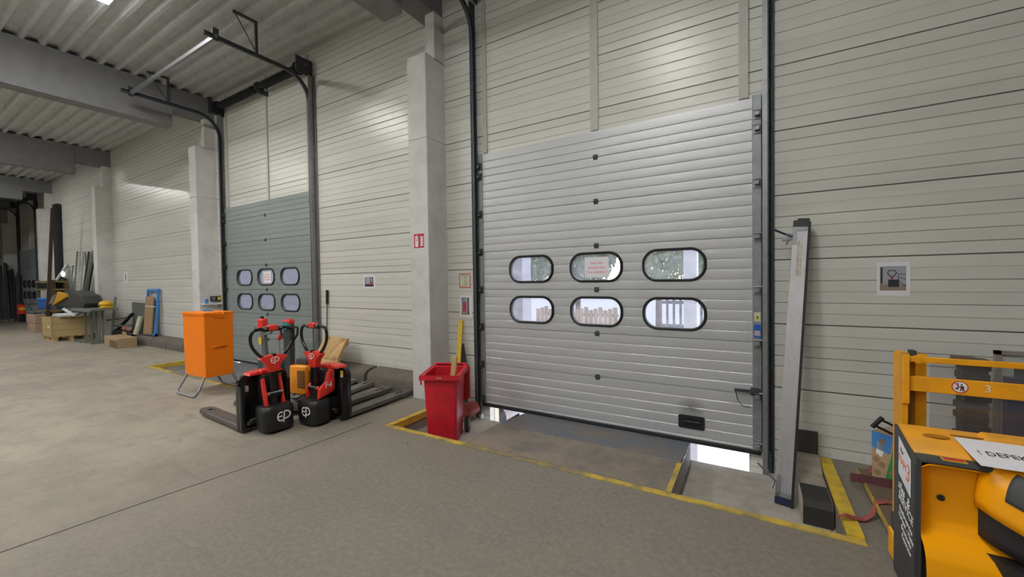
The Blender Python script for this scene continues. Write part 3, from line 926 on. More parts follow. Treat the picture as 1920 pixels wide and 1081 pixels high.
# things just outside the gap at the left
o = B().box((-3.36, 0.20, -1.18), (-3.235, 0.32, 0.55), 0.01, 1).build('bumper_post', mat('cream_post', (0.75, 0.68, 0.55), 0.7)); tag(o, 'cream post outside under the left edge of the near door', 'post')
r = thing('parked_trailer', 'parked trailer outside glimpsed under the left of the near door', 'trailer', (-5.0, 2.0, -1.18))
B().box((-5.6, 1.55, -0.62), (-3.9, 2.6, -0.45), 0.02, 1).build('chassis', mat('trailer_orange', (0.62, 0.24, 0.06), 0.5), r)
for xx in (-5.2, -4.25): B().cyl((xx, 1.50, -0.93), (xx, 1.75, -0.93), 0.25, seg=24).build('wheel', RUBBER, r, smooth=40)
B().box((-4.75, 1.47, -0.90), (-4.5, 1.54, -0.62)).build('plate', mat('slate_plate', (0.20, 0.22, 0.30), 0.6), r)

# ------------------------------------------------------------------ electric pallet trucks
def emblem(parent, mtx, s, material):
    """the oval e-p maker's mark as raised strokes"""
    b = B()
    e = [(0.28 * math.cos(R(a)) - 0.22, 0.36 * math.sin(R(a))) for a in range(60, 301, 20)]
    b.tube([(x * s, y * s, 0) for x, y in e], 0.055 * s, 6)
    b.tube([(-0.46 * s, 0.0, 0), (-0.10 * s, 0.02 * s, 0)], 0.05 * s, 6)
    b.tube([(0.06 * s, 0.40 * s, 0), (0.02 * s, -0.1 * s, 0), (-0.03 * s, -0.52 * s, 0)], 0.055 * s, 6)
    p = [(0.06, 0.40)] + [(0.12 + 0.42 * math.cos(R(a)), 0.08 + 0.32 * math.sin(R(a))) for a in range(80, -101, -18)]
    b.tube([(x * s, y * s, 0) for x, y in p], 0.055 * s, 6)
    b.tf(Matrix.Diagonal((1, 1, 0.12, 1)))
    b.tf(mtx)
    return b.build('emblem', material, parent, world=False)
LOGO = mat('logo_white', (0.80, 0.80, 0.80), 0.5)
def make_fork(sx, m):
    b = B()
    lo, hi = sx - 0.08, sx + 0.08
    zt, zb = 0.085, 0.030
    b.box((lo, 0.02, zb), (hi, 0.90, zt), 0.006, 1)
    b.box((lo, 0.90, zb), (lo + 0.05, 1.05, zt)); b.box((hi - 0.05, 0.90, zb), (hi, 1.05, zt))
    b.prism([(lo, 1.05), (hi, 1.05), (hi, 1.12), (hi - 0.02, 1.17), (sx + 0.03, 1.20), (sx - 0.03, 1.20), (lo + 0.02, 1.17), (lo, 1.12)], 'z', zb + 0.01, zt - 0.004)
    return b
def make_loop(w, zt, zb, r_, y, r0=0.018):
    pts = []
    half = [(-0.085, zb), (-0.15, zb + 0.045), (-w * 0.92, zb + 0.14), (-w, zb + 0.21), (-w * 0.985, zt - 0.06), (-w * 0.88, zt - 0.018), (-w * 0.68, zt - 0.004), (-0.06, zt)]
    pts = half + [(-x, z) for x, z in reversed(half)]
    # smooth by subdividing
    for _ in range(2):
        q = [pts[0]]
        for i in range(len(pts) - 1):
            (a, c), (d, e) = pts[i], pts[i + 1]
            q += [(a * .75 + d * .25, c * .75 + e * .25), (a * .25 + d * .75, c * .25 + e * .75)]
        q.append(pts[-1]); pts = q
    return B().tube([(x, y, z) for x, z in pts], r0, 10)
def ep_truck(loc, rz, lab, tilt=0.0, number=True):
    r = thing('pallet_truck', lab, 'pallet truck', loc, rz, 'red and black electric pallet trucks')
    for sx in (-0.195, 0.195):
        f = make_fork(sx, STEELFORK).build('fork', STEELFORK, r, world=False)
        B().cyl((sx - 0.028, 0.975, 0.040), (sx + 0.028, 0.975, 0.040), 0.038, seg=16).build('load_wheel', GREYCOVER, f, world=False)
    # upright body panel with rounded shoulders and returned sides
    out = [(-0.275, 0.02), (-0.275, 0.55)] + arc(-0.185, 0.555, 0.09, 180, 105, 5) + [(-0.10, 0.652), (0.10, 0.652)] + arc(0.185, 0.555, 0.09, 75, 0, 5) + [(0.275, 0.55), (0.275, 0.02)]
    b = B().prism(out, 'y', 0.0, 0.055)
    for s_ in (-1, 1):
        a, c = sorted((s_ * 0.275, s_ * 0.225))
        b.box((a, -0.075, 0.02), (c, 0.0, 0.54), 0.012, 2)
    b.build('body_panel', BLKGLOSS, r, smooth=35, world=False)
    b = B().prism([(-0.19, 0.645), (0.19, 0.645), (0.175, 0.668), (0.06, 0.682), (-0.06, 0.682), (-0.175, 0.668)], 'y', -0.085, 0.07)
    b.box((-0.075, -0.11, 0.640), (0.075, -0.06, 0.69), 0.008, 1)
    b.build('top_cover', RED, r, smooth=30, world=False)
    B().box((0.155, -0.0025, 0.50), (0.205, 0.001, 0.605)).build('warning_sticker', STICKY, r, world=False)
    B().box((0.163, -0.0032, 0.508), (0.197, -0.002, 0.548)).build('white_sticker', WHITE, r, world=False)
    B().box((-0.215, -0.0025, 0.455), (-0.165, 0.001, 0.525)).build('pale_sticker', mat('pale_pink', (0.45, 0.38, 0.39), 0.5), r, world=False)
    # drive unit cover
    t = B()
    def cov(u, v):
        a = u * 2 * math.pi
        ca, sa = math.cos(a), math.sin(a)
        k = 0.55
        X = 0.180 * math.copysign(abs(ca) ** k, ca); Y = 0.165 * math.copysign(abs(sa) ** k, sa)
        zz = [0.028, 0.032, 0.06, 0.24, 0.285, 0.308, 0.312, 0.312]
        ss = [0.0, 0.90, 0.96, 1.0, 0.97, 0.85, 0.6, 0.0]
        j = int(round(v * 7))
        return Vector((X * ss[j], -0.255 + 0.82 * Y * ss[j], zz[j]))
    t.grid(cov, 41, 8)
    bmesh.ops.remove_doubles(t.bm, verts=t.bm.verts, dist=0.0005)
    dc = t.build('drive_cover', BLKMATT, r, smooth=40, world=False)
    emblem(dc, face_y(0.03, -0.391, 0.185), 0.135, LOGO)
    B().cyl((-0.04, -0.255, 0.09), (0.04, -0.255, 0.09), 0.088, seg=24).build('drive_wheel', RUBBER, r, world=False, smooth=40)
    b = B().box((-0.12, -0.19, 0.05), (0.12, 0.0, 0.28), 0.02, 2).cyl((-0.21, -0.09, 0.09), (-0.19, -0.09, 0.13), 0.03).box((-0.2, -0.12, 0.10), (0.2, -0.06, 0.16), 0.01, 1)
    b.build('linkage', BLACKST, r, smooth=40, world=False)
    for s_ in (-1, 1):
        B().cyl((s_ * 0.195, -0.03, 0.036), (s_ * 0.222, -0.03, 0.036), 0.036, seg=16).build('castor', DARKST, r, world=False, smooth=40)
    # red side covers: wide with the fleet number on one truck, slim posts on the other
    for s_ in (-1, 1):
        a, c = sorted((s_ * 0.085, s_ * 0.128)) if number else sorted((s_ * 0.075, s_ * 0.112))
        if number:
            pr_ = [(-0.285, 0.315), (-0.075, 0.365), (-0.06, 0.40), (-0.065, 0.63), (-0.11, 0.645), (-0.155, 0.60), (-0.18, 0.50), (-0.275, 0.43)]
        else:
            pr_ = [(-0.285, 0.30), (-0.235, 0.30), (-0.19, 0.46), (-0.16, 0.60), (-0.195, 0.615), (-0.235, 0.48)]
        sc = B().prism(pr_, 'x', a, c, bevel=0.008).build('side_cover', RED, r, smooth=30, world=False)
        if number:
            mtx = face_px(0.1288, -0.150, 0.455) if s_ > 0 else face_nx(-0.1288, -0.150, 0.455)
            text('lettering', 'F4', 0.105, LOGO, sc, mtx, world=False, extrude=0.0008)
            g = B()
            for k in range(5):
                g.box((s_ * 0.1275 - 0.001, -0.135, 0.535 + k * 0.018), (s_ * 0.1275 + 0.0015, -0.085, 0.542 + k * 0.018))
            g.build('vent_slots', INK, sc, world=False)
    B().box((-0.083, -0.17, 0.28), (0.083, -0.02, 0.64), 0.015, 2).build('battery_box', BLKMATT, r, smooth=40, world=False)
    b = B().cyl((0, -0.23, 0.30), (0, -0.23, 0.43), 0.05).box((-0.075, -0.29, 0.405), (0.075, -0.19, 0.45), 0.012, 2)
    b.build('tiller_base', BLACKST, r, smooth=40, world=False)
    B().cyl((-0.08, -0.265, 0.44), (0.08, -0.265, 0.44), 0.022, seg=14).build('pivot_pin', CHROME, r, smooth=40, world=False)
    # tiller
    b = B().box((-0.045, -0.270, 0.42), (0.045, -0.200, 0.80), 0.012, 2)
    b.build('tiller_post', BLKGLOSS, r, smooth=40, world=False)
    hd = [(-0.155, 0.845), (-0.12, 0.868), (-0.05, 0.880), (0.05, 0.880), (0.12, 0.868), (0.155, 0.845), (0.085, 0.785), (0.062, 0.725), (0.058, 0.685), (-0.058, 0.685), (-0.062, 0.725), (-0.085, 0.785)]
    th = B().prism(hd, 'y', -0.280, -0.200, bevel=0.008).build('tiller_head', RED, r, smooth=35, world=False)
    emblem(th, face_y(0.0, -0.282, 0.82), 0.085, LOGO)
    B().box((-0.018, -0.285, 0.868), (0.018, -0.235, 0.893), 0.004, 1).build('display', BLKGLOSS, th, world=False)
    make_loop(0.235, 1.185, 0.842, 0, -0.240).build('handle_loop', BLKGLOSS, r, smooth=60, world=False)
    hp = B().box((-0.115, -0.270, 1.150), (0.115, -0.210, 1.205), 0.02, 3).build('control_pod', BLKGLOSS, r, smooth=50, world=False)
    B().box((-0.052, -0.277, 1.158), (0.052, -0.205, 1.222), 0.014, 3).build('belly_button', RED, hp, smooth=50, world=False)
    for s_ in (-1, 1):
        B().box((s_ * 0.085 - 0.018, -0.272, 1.175), (s_ * 0.085 + 0.018, -0.235, 1.21), 0.008, 2).build('butterfly_switch', GREYM, hp, world=False)
    return r
ep_truck((-5.00, -2.10, 0), R(87), 'black pallet truck, forks pointing left toward the orange container', number=False)
j2 = ep_truck((-4.56, -1.50, 0), R(3), 'black and red pallet truck marked F4, forks pointing at the concrete column')

# orange-boxed pallet truck behind them
r = thing('pallet_truck', 'grey pallet truck with an orange battery pack and dark tiller', 'pallet truck', (-5.33, -1.36, 0), R(11))
for sx in (-0.195, 0.195):
    f = make_fork(sx, GREYM).build('fork', GREYCOVER, r, world=False)
    B().cyl((sx - 0.028, 0.975, 0.040), (sx + 0.028, 0.975, 0.040), 0.038, seg=16).build('load_wheel', RUBBER, f, world=False)
t = B()
def base_cov(u, v):
    a = u * 2 * math.pi
    ca, sa = math.cos(a), math.sin(a)
    X = 0.30 * math.copysign(abs(ca) ** 0.5, ca); Y = 0.21 * math.copysign(abs(sa) ** 0.5, sa)
    zz = [0.06, 0.065, 0.10, 0.20, 0.235, 0.245, 0.245]; ss = [0, 0.95, 1, 0.98, 0.9, 0.7, 0]
    j = int(round(v * 6))
    return Vector((X * ss[j] + 0.02, -0.22 + Y * ss[j], zz[j]))
t.grid(base_cov, 41, 7)
bmesh.ops.remove_doubles(t.bm, verts=t.bm.verts, dist=0.0005)
t.build('base_cover', GREYCOVER, r, smooth=40, world=False)
B().cyl((-0.1, -0.22, 0.085), (0.1, -0.22, 0.085), 0.085, seg=20).build('drive_wheel', RUBBER, r, world=False, smooth=40)
bb = B().box((0.05, -0.33, 0.245), (0.36, -0.13, 0.63), 0.035, 3).build('battery_pack', mat('pack_orange', (0.92, 0.33, 0.008), 0.4, var=0.3, scale=6), r, smooth=40, world=False)
g = B()
for k in range(11):
    g.box((0.361 - 0.004, -0.29, 0.34 + k * 0.021), (0.364, -0.17, 0.352 + k * 0.021))
for k in range(11):
    g.box((0.20, -0.333, 0.34 + k * 0.021), (0.33, -0.328, 0.352 + k * 0.021))
g.build('vent_grille', INK, bb, world=False)
B().box((0.11, -0.27, 0.63), (0.30, -0.19, 0.70), 0.01, 1).build('battery_top', DGREY, r, world=False)
B().tube([(0.15, -0.33, 0.26), (0.17, -0.40, 0.22), (0.30, -0.42, 0.24), (0.39, -0.33, 0.30)], 0.012, 8).build('cable', RUBBER, r, world=False)
b = B().prism([(-0.035, 0.24), (0.045, 0.24), (0.06, 1.08), (0.055, 1.16), (-0.055, 1.16), (-0.06, 1.08)], 'y', -0.30, -0.22, bevel=0.008)
b.build('tiller_post', mat('tiller_dark', (0.035, 0.045, 0.05), 0.45), r, world=False)
for s_ in (-1, 1):
    B().tube([(s_ * 0.04, -0.26, 0.92), (s_ * 0.09, -0.26, 0.96), (s_ * 0.145, -0.26, 1.03), (s_ * 0.15, -0.26, 1.09), (s_ * 0.15, -0.26, 1.115), (s_ * 0.13, -0.26, 1.12), (s_ * 0.05, -0.26, 1.12)], 0.016, 8).build('grip_loop', BLKMATT, r, smooth=60, world=False)
B().box((-0.065, -0.315, 1.15), (0.065, -0.21, 1.225), 0.03, 3).build('emergency_button', RED, r, smooth=50, world=False)
B().cyl((0.01, -0.33, 1.14), (0.01, -0.29, 1.14), 0.05, seg=18).build('thumb_dial', TEAL, r, smooth=40, world=False)

# fourth truck, mostly hidden
r = thing('pallet_truck', 'pallet truck with a slim grey tiller and red control head, farthest from the camera', 'pallet truck', (-5.88, -1.40, 0), R(9))
for sx in (-0.15, 0.15):
    make_fork(sx, GREYM).tf(Matrix.Diagonal((1, 0.83, 1, 1))).build('fork', STEELFORK, r, world=False)
b = B().prism([(-0.22, 0.04), (-0.22, 0.52)] + arc(-0.10, 0.55, 0.12, 165, 100, 4) + arc(0.10, 0.55, 0.12, 80, 15, 4) + [(0.22, 0.52), (0.22, 0.04)], 'y', -0.20, 0.02, bevel=0.01)
b.build('body_cover', TEALD, r, smooth=40, world=False)
B().box((0.10, -0.203, 0.46), (0.19, -0.199, 0.51)).build('name_plate', mat('plate_pale', (0.45, 0.5, 0.6), 0.5), r, world=False)
B().cyl((-0.04, -0.2, 0.08), (0.04, -0.2, 0.08), 0.08, seg=20).build('drive_wheel', RUBBER, r, world=False)
B().beam((0.0, -0.22, 0.40), (0.03, -0.28, 1.10), 0.075, 0.05, 0.008).build('tiller_post', mat('tiller_grey', (0.14, 0.15, 0.15), 0.5), r, world=False)
B().box((-0.035, -0.305, 0.86), (0.02, -0.298, 0.96)).build('yellow_sticker', STICKY, r, world=False)
for s_ in (-1, 1):
    B().tube([(0.03 + s_ * 0.03, -0.28, 1.00), (0.03 + s_ * 0.15, -0.28, 1.02), (0.03 + s_ * 0.17, -0.28, 1.09), (0.03 + s_ * 0.14, -0.28, 1.11), (0.03 + s_ * 0.05, -0.28, 1.11)], 0.016, 8).build('grip_loop', GREYM, r, smooth=60, world=False)
B().box((-0.035, -0.33, 1.06), (0.095, -0.24, 1.22), 0.03, 3).build('control_head', RED, r, smooth=50, world=False)
B().cyl((0.03, -0.29, 1.215), (0.03, -0.29, 1.25), 0.02).build('key_switch', INK, r, world=False)

# charging plug hung on a thin wire stand
r = thing('cable_stand', 'thin wire stand holding a red charging plug between the trucks', 'stand', (-6.57, -1.00, 0))
b = B()
for dx in (0, 0.12):
    b.tube([(-6.63 + dx, -1.00, 0.0), (-6.63 + dx, -1.00, 0.98)], 0.007, 6)
b.tube([(-6.63, -1.00, 0.35), (-6.51, -1.00, 0.55)], 0.006, 6).tube([(-6.51, -1.00, 0.35), (-6.63, -1.00, 0.55)], 0.006, 6)
b.tube([(-6.70, -1.00, 0.0), (-6.44, -1.00, 0.0)], 0.008, 6).tube([(-6.57, -1.12, 0.008), (-6.57, -0.92, 0.008)], 0.008, 6)
b.tube([(-6.63, -1.00, 0.93), (-6.51, -1.03, 0.80)], 0.008, 6)
b.build('frame', GREYM, r)
B().beam((-6.57, -1.04, 0.80), (-6.41, -1.08, 0.90), 0.06, 0.05, 0.012).build('plug', RED, r)

# ------------------------------------------------------------------ orange grit container on tube legs
r = thing('grit_container', 'bright orange metal container with lid on tubular legs', 'container', (-7.444, -1.663, 0), R(1.7))
Wd, Dd = 0.685, 0.40
b = B()
pts = [(-Wd / 2, -Dd / 2), (Wd / 2, -Dd / 2), (Wd / 2, Dd / 2), (-Wd / 2, Dd / 2)]
lo = [b.bm.verts.new((x * 0.965, y * 0.97, 0.276)) for x, y in pts]
hi = [b.bm.verts.new((x, y, 1.245)) for x, y in pts]
b.bm.faces.new(lo); b.bm.faces.new(hi)
for i in range(4): b.bm.faces.new((lo[i], lo[(i + 1) % 4], hi[(i + 1) % 4], hi[i]))
bmesh.ops.bevel(b.bm, geom=list(b.bm.edges), offset=0.006, segments=2, affect='EDGES')
b.build('body', ORANGE, r, world=False)
B().box((-Wd / 2 - 0.012, -Dd / 2 - 0.012, 1.225), (Wd / 2 + 0.012, Dd / 2 + 0.012, 1.268), 0.006, 2).build('lid', ORANGE, r, world=False)
b = B().tube([(Wd / 2 + 0.012, -0.15, 1.262), (Wd / 2 + 0.06, -0.12, 1.255), (Wd / 2 + 0.085, -0.06, 1.235), (Wd / 2 + 0.075, 0.02, 1.235), (Wd / 2 + 0.012, 0.05, 1.262)], 0.012, 8)
b.build('lid_loop', ORANGE, r, smooth=60, world=False)
b = B().cyl((Wd / 2 + 0.018, -0.09, 0.745), (Wd / 2 + 0.018, 0.07, 0.755), 0.022, seg=14).ball((Wd / 2 + 0.018, -0.09, 0.745), 0.022).ball((Wd / 2 + 0.018, 0.07, 0.755), 0.022)
b.build('drawer_pull', ORANGE, r, smooth=60, world=False)
for yy, sg in ((-Dd / 2 + 0.02, -1), (Dd / 2 - 0.02, 1)):
    p = [(-0.27, yy, 0.30), (-0.30, yy + sg * 0.10, 0.10)] + [(-0.30 + 0.0, yy + sg * 0.13, 0.05), (-0.27, yy + sg * 0.145, 0.022), (-0.22, yy + sg * 0.15, 0.018), (0.22, yy + sg * 0.15, 0.018), (0.27, yy + sg * 0.145, 0.022), (0.30, yy + sg * 0.13, 0.05), (0.30, yy + sg * 0.10, 0.10), (0.27, yy, 0.30)]
    B().tube(p, 0.017, 10).build('leg', GALV, r, smooth=60, world=False)
r2 = thing('blue_glove', 'blue work glove lying on the orange container', 'glove', (-7.60, -1.62, 1.268))
b = B().box((-7.66, -1.66, 1.268), (-7.56, -1.58, 1.29), 0.01, 2)
b.build('palm', BLUE2, r2, smooth=50)
for k in range(4): B().beam((-7.565, -1.648 + k * 0.02, 1.278), (-7.49 + 0.008 * (k % 2), -1.65 + k * 0.024, 1.276), 0.016, 0.014, 0.005).build('finger', BLUE2, r2)
# ------------------------------------------------------------------ things on the second column
r = thing('wall_shelf', 'small white shelf on the side of the column behind the orange container', 'shelf', (-10.94, -0.18, 1.22))
B().box((-10.968, -0.37, 1.225), (-10.80, -0.0, 1.255), 0.003, 1).build('board', WHITEP, r)
B().prism([(-10.968, 1.225), (-10.84, 1.225), (-10.968, 1.13)], 'y', -0.10, -0.08).build('bracket', WHITEP, r)
for k, (y0, m_, lab) in enumerate(((-0.185, BLKMATT, 'black charger on the column above the small white shelf'), (-0.07, STICKY, 'yellow and black charger on the column above the small white shelf'))):
    r = thing('wall_charger', lab, 'charger', (-10.93, y0 + 0.045, 1.30))
    B().box((-10.968, y0, 1.30), (-10.90, y0 + 0.09, 1.42), 0.008, 2).build('case', BLKMATT, r)
    B().box((-10.902, y0 + 0.015, 1.325), (-10.896, y0 + 0.075, 1.40), 0.002, 1).build('front_label', m_ if k else GREYM, r)
r = thing('spray_bottle', 'blue spray bottle on the small white column shelf', 'bottle', (-10.86, -0.30, 1.255))
B().cyl((-10.86, -0.30, 1.255), (-10.86, -0.30, 1.36), 0.035, 0.03).build('bottle_body', BLUE2, r, smooth=40)
B().cyl((-10.86, -0.30, 1.36), (-10.86, -0.30, 1.40), 0.014).build('cap', WHITEP, r)

# pressed wood half pallet leaning behind the trucks
r = thing('pressed_wood_pallet', 'brown pressed wood pallet leaning on the wall behind the trucks', 'pallet', (-6.42, -0.50, 0.0))
def pp(u, v):
    x = -0.30 + 0.60 * u
    s = 0.82 * v
    d = 0.0
    for cu in (0.17, 0.83):
        for cv in (0.06, 0.5, 0.94):
            d += 0.075 * math.exp(-(((u - cu) * 0.6) ** 2 + ((v - cv) * 0.82) ** 2) / 0.0028)
    for cu in (0.35, 0.65):
        d += 0.022 * math.exp(-((u - cu - 0.10 * math.sin(v * 9)) * 0.6) ** 2 / 0.0006)
    d += 0.024 * math.exp(-((v - 0.5) * 0.82) ** 2 / 0.0007)
    return Vector((x, d, s))
b = B().grid(pp, 36, 46)
sk = Matrix.Translation((-6.28, -0.62, 0.03)) @ Matrix.Rotation(R(1.5), 4, 'Y') @ Matrix.Rotation(R(-30), 4, 'X')
b.tf(sk)
o = b.build('deck', PRESSED, r, smooth=60, solid=0.018)
for cu in (0.17, 0.83):
    for cv in (0.08, 0.5, 0.92):
        B().cyl((-0.30 + 0.6 * cu, 0.04, 0.82 * cv), (-0.30 + 0.6 * cu, 0.11, 0.82 * cv), 0.055, 0.042, 14).tf(sk).build('foot', PRESSED, r, smooth=50)
B().box((-0.30, 0.0, -0.005), (0.30, 0.03, 0.012)).box((-0.30, 0.0, 0.808), (0.30, 0.03, 0.825)).box((-0.305, 0.0, 0.0), (-0.29, 0.03, 0.82)).box((0.29, 0.0, 0.0), (0.305, 0.03, 0.82)).tf(sk).build('rim', PRESSED, r)
# thin hook rod on the wall by door 2
r = thing('hook_rod', 'thin black rod with a thick grip hanging on the wall beside the second door', 'rod', (-6.83, -0.02, 0.62))
B().cyl((-6.80, -0.012, 1.30), (-6.79, -0.012, 1.56), 0.022, seg=10).build('grip', BLKMATT, r)
B().cyl((-6.83, -0.012, 0.66), (-6.80, -0.012, 1.31), 0.008, seg=8).build('shaft', BLKMATT, r)

# ------------------------------------------------------------------ red wheeled bin and what is round it
r = thing('wheelie_bin', 'red two wheeled rubbish bin standing in the near pit', 'bin', (-3.20, -0.93, -0.2), R(27))
hw, hd2, H = 0.235, 0.26, 0.86
b = B()
def ring(z, sx, sy, oy=0.0):
    return [b.bm.verts.new((x, y + oy, z)) for x, y in [(-sx, -sy), (sx, -sy), (sx, sy), (-sx, sy)]]
r0 = ring(0.015, 0.170, 0.20, 0.0); r1 = ring(0.80, 0.198, 0.245); i1 = ring(0.80, 0.188, 0.235); i0 = ring(0.035, 0.148, 0.18)
b.bm.faces.new(r0)
for A, C in ((r0, r1), (r1, i1), (i1, i0)):
    for k in range(4): b.bm.faces.new((A[k], A[(k + 1) % 4], C[(k + 1) % 4], C[k]))
b.bm.faces.new(i0)
bv = [e for e in b.bm.edges if abs(e.verts[0].co.z - e.verts[1].co.z) > 0.3]
bmesh.ops.bevel(b.bm, geom=bv, offset=0.03, segments=3, affect='EDGES', profile=0.5)
body = b.build('body', BINRED, r, smooth=40, world=False)
b = B()
o4 = [(-0.236, -0.285), (0.236, -0.285), (0.236, 0.275), (-0.236, 0.275)]
i4 = [(-0.188, -0.235), (0.188, -0.235), (0.188, 0.235), (-0.188, 0.235)]
for z0, z1, oo in ((0.765, 0.82, o4),):
    A = [b.bm.verts.new((x, y, z0)) for x, y in oo]; C = [b.bm.verts.new((x * 0.985, y * 0.985, z1)) for x, y in oo]
    D = [b.bm.verts.new((x, y, z1 - 0.01)) for x, y in i4]; E_ = [b.bm.verts.new((x, y, z0)) for x, y in i4]
    for P_, Q_ in ((A, C), (C, D), (D, E_), (E_, A)):
        for k in range(4): b.bm.faces.new((P_[k], P_[(k + 1) % 4], Q_[(k + 1) % 4], Q_[k]))
b.build('rim', BINRED, r, world=False)
B().box((-0.235, -0.236, 0.70), (-0.215, -0.235, 0.77)).box((0.215, -0.236, 0.70), (0.235, -0.235, 0.77)).build('lifting_lug', BINRED, r, world=False)
b = B().cyl((-0.19, 0.315, 0.835), (0.19, 0.315, 0.835), 0.015, seg=12)
for s_ in (-0.19, 0.19): b.beam((s_, 0.26, 0.80), (s_, 0.32, 0.838), 0.03, 0.03, 0.006)
b.build('handle', BINRED, r, smooth=40, world=False)
b = B().prism(rrect(-0.245, 0.36, 0.245, 0.82, 0.05), 'y', 0.335, 0.365, bevel=0.008)
b.build('lid', BINRED, r, smooth=30, world=False)
for s_ in (-1, 1):
    wv = B().cyl((s_ * 0.205, 0.215, 0.095), (s_ * 0.250, 0.215, 0.095), 0.095, seg=26).build('wheel', RUBBER, r, smooth=40, world=False)
    B().cyl((s_ * 0.251, 0.215, 0.095), (s_ * 0.254, 0.215, 0.095), 0.045, seg=18).build('hub', GREYM, wv, world=False)
B().box((-0.03, -0.288, 0.785), (0.03, -0.284, 0.80)).build('moulded_mark', mat('mark_pale', (0.6, 0.25, 0.25), 0.5), r, world=False)
o = B().beam((-3.10, -0.93, 0.35), (-3.065, -0.90, 0.80), 0.07, 0.025, 0.003).build('timber_offcut', WOOD); tag(o, 'pale wooden batten sticking out of the red bin', 'batten')
r = thing('yellow_bar', 'yellow flat bar leaning on the wall behind the red bin', 'bar', (-3.30, -0.35, -0.2))
B().beam((-3.52, -0.35, -0.19), (-3.66, -0.02, 1.12), 0.065, 0.02, 0.003).build('bar', mat('bar_yellow', (0.72, 0.50, 0.02), 0.5, var=0.3, scale=8), r)
o = B().prism([(-3.69, -0.2), (-3.53, -0.2), (-3.555, 0.58), (-3.585, 0.79), (-3.60, 0.79), (-3.66, 0.55)], 'y', -0.07, -0.045).build('steel_offcut', DGREYM); tag(o, 'pointed dark steel sheet standing behind the red bin', 'steel sheet')
r = thing('red_bucket', 'crumpled red bucket lying behind the red bin', 'bucket', (-3.33, -0.26, -0.2))
b = B().cyl((-3.36, -0.34, -0.085), (-3.31, -0.16, -0.05), 0.115, 0.085, 20)
b.build('bucket_body', mat('old_red', (0.36, 0.06, 0.05), 0.5, var=0.6, scale=8), r, smooth=40)
B().tube([(-3.47, -0.33, -0.10), (-3.42, -0.44, -0.15), (-3.32, -0.44, -0.15), (-3.25, -0.33, -0.08)], 0.006, 6).build('bail_handle', GALV, r)
o = B().cyl((-3.245, -0.16, -0.175), (-3.205, -0.16, -0.175), 0.035, seg=16).cyl((-3.25, -0.16, -0.175), (-3.20, -0.16, -0.175), 0.012, seg=10).build('loose_roller', GALV, smooth=40); tag(o, 'small loose steel roller at the foot of the left door track', 'roller')

# ------------------------------------------------------------------ signs and prints on the walls
def sheet(name, x, z, w, h, lab, cat, base=WHITE, y=YW, tilt=0.0):
    r = thing(name, lab, cat, (x, y - 0.001, z - h / 2))
    B().box((x - w / 2, y - 0.0025, z - h / 2), (x + w / 2, y - 0.0002, z + h / 2)).build('sheet', base, r)
    return r
def patch(r, m, x0, z0, x1, z1, y=YW - 0.0033, name='print'):
    return B().box((x0, y, z0), (x1, y + 0.001, z1)).build(name, m, r)
PSKY = mat('print_wall', (0.36, 0.38, 0.42), 0.6); PFLOOR = mat('print_floor', (0.33, 0.24, 0.20), 0.6); PDARK = mat('print_dark', (0.03, 0.03, 0.045), 0.6); PBLUE = mat('print_blue', (0.22, 0.25, 0.36), 0.6); PRED = mat('print_red', (0.45, 0.05, 0.07), 0.6)
# large print right of the door: photo of a pallet truck
r = sheet('photo_print', 1.043, 1.660, 0.215, 0.292, 'printed photo of a black truck with loop handle above the yellow mast', 'photo print')
x0, z0, w_, h_ = 0.955, 1.560, 0.170, 0.210
bg_ = patch(r, PSKY, x0, z0, x0 + w_, z0 + h_, name='picture')
patch(bg_, PFLOOR, x0, z0, x0 + w_, z0 + 0.055, YW - 0.0040, 'picture_floor')
patch(bg_, PDARK, x0 + 0.005, z0 + 0.06, x0 + 0.018, z0 + 0.20, YW - 0.0044, 'picture_bar')
patch(bg_, PDARK, x0 + 0.055, z0 + 0.03, x0 + 0.125, z0 + 0.095, YW - 0.0044, 'picture_truck')
B().tube([(x0 + 0.072, YW - 0.004, z0 + 0.118), (x0 + 0.05, YW - 0.004, z0 + 0.15), (x0 + 0.058, YW - 0.004, z0 + 0.172), (x0 + 0.10, YW - 0.004, z0 + 0.172), (x0 + 0.108, YW - 0.004, z0 + 0.15), (x0 + 0.086, YW - 0.004, z0 + 0.118)], 0.0035, 6).build('picture_handle', PDARK, bg_)
B().prism([(x0 + 0.066, z0 + 0.125), (x0 + 0.093, z0 + 0.125), (x0 + 0.083, z0 + 0.095), (x0 + 0.076, z0 + 0.095)], 'y', YW - 0.0046, YW - 0.0038).build('picture_head', PRED, bg_)
for a, c in (((x0 + 0.12, z0 + 0.14), (x0 + 0.17, z0 + 0.142)), ((x0 + 0.12, z0 + 0.14), (x0 + 0.12, z0 + 0.08)), ((x0 + 0.125, z0 + 0.115), (x0 + 0.17, z0 + 0.095)), ((x0 + 0.12, z0 + 0.085), (x0 + 0.17, z0 + 0.035))):
    B().tube([(a[0], YW - 0.004, a[1]), (c[0], YW - 0.004, c[1])], 0.002, 5).build('picture_rail', PDARK, bg_)
# print between door 2 and the column
r = sheet('photo_print', -5.655, 1.708, 0.30, 0.215, 'printed photo of pallet trucks on the wall above the leaning pallet', 'photo print')
bg_ = patch(r, PSKY, -5.77, 1.62, -5.545, 1.785, name='picture')
patch(bg_, PDARK, -5.77, 1.62, -5.545, 1.665, YW - 0.0040, 'picture_floor'); patch(bg_, PRED, -5.64, 1.655, -5.56, 1.70, YW - 0.0044, 'picture_truck')
patch(bg_, PDARK, -5.63, 1.69, -5.615, 1.785, YW - 0.0044, 'picture_bar'); patch(bg_, PDARK, -5.575, 1.69, -5.56, 1.785, YW - 0.0044, 'picture_bar'); patch(bg_, PBLUE, -5.77, 1.66, -5.735, 1.785, YW - 0.0044, 'picture_edge')
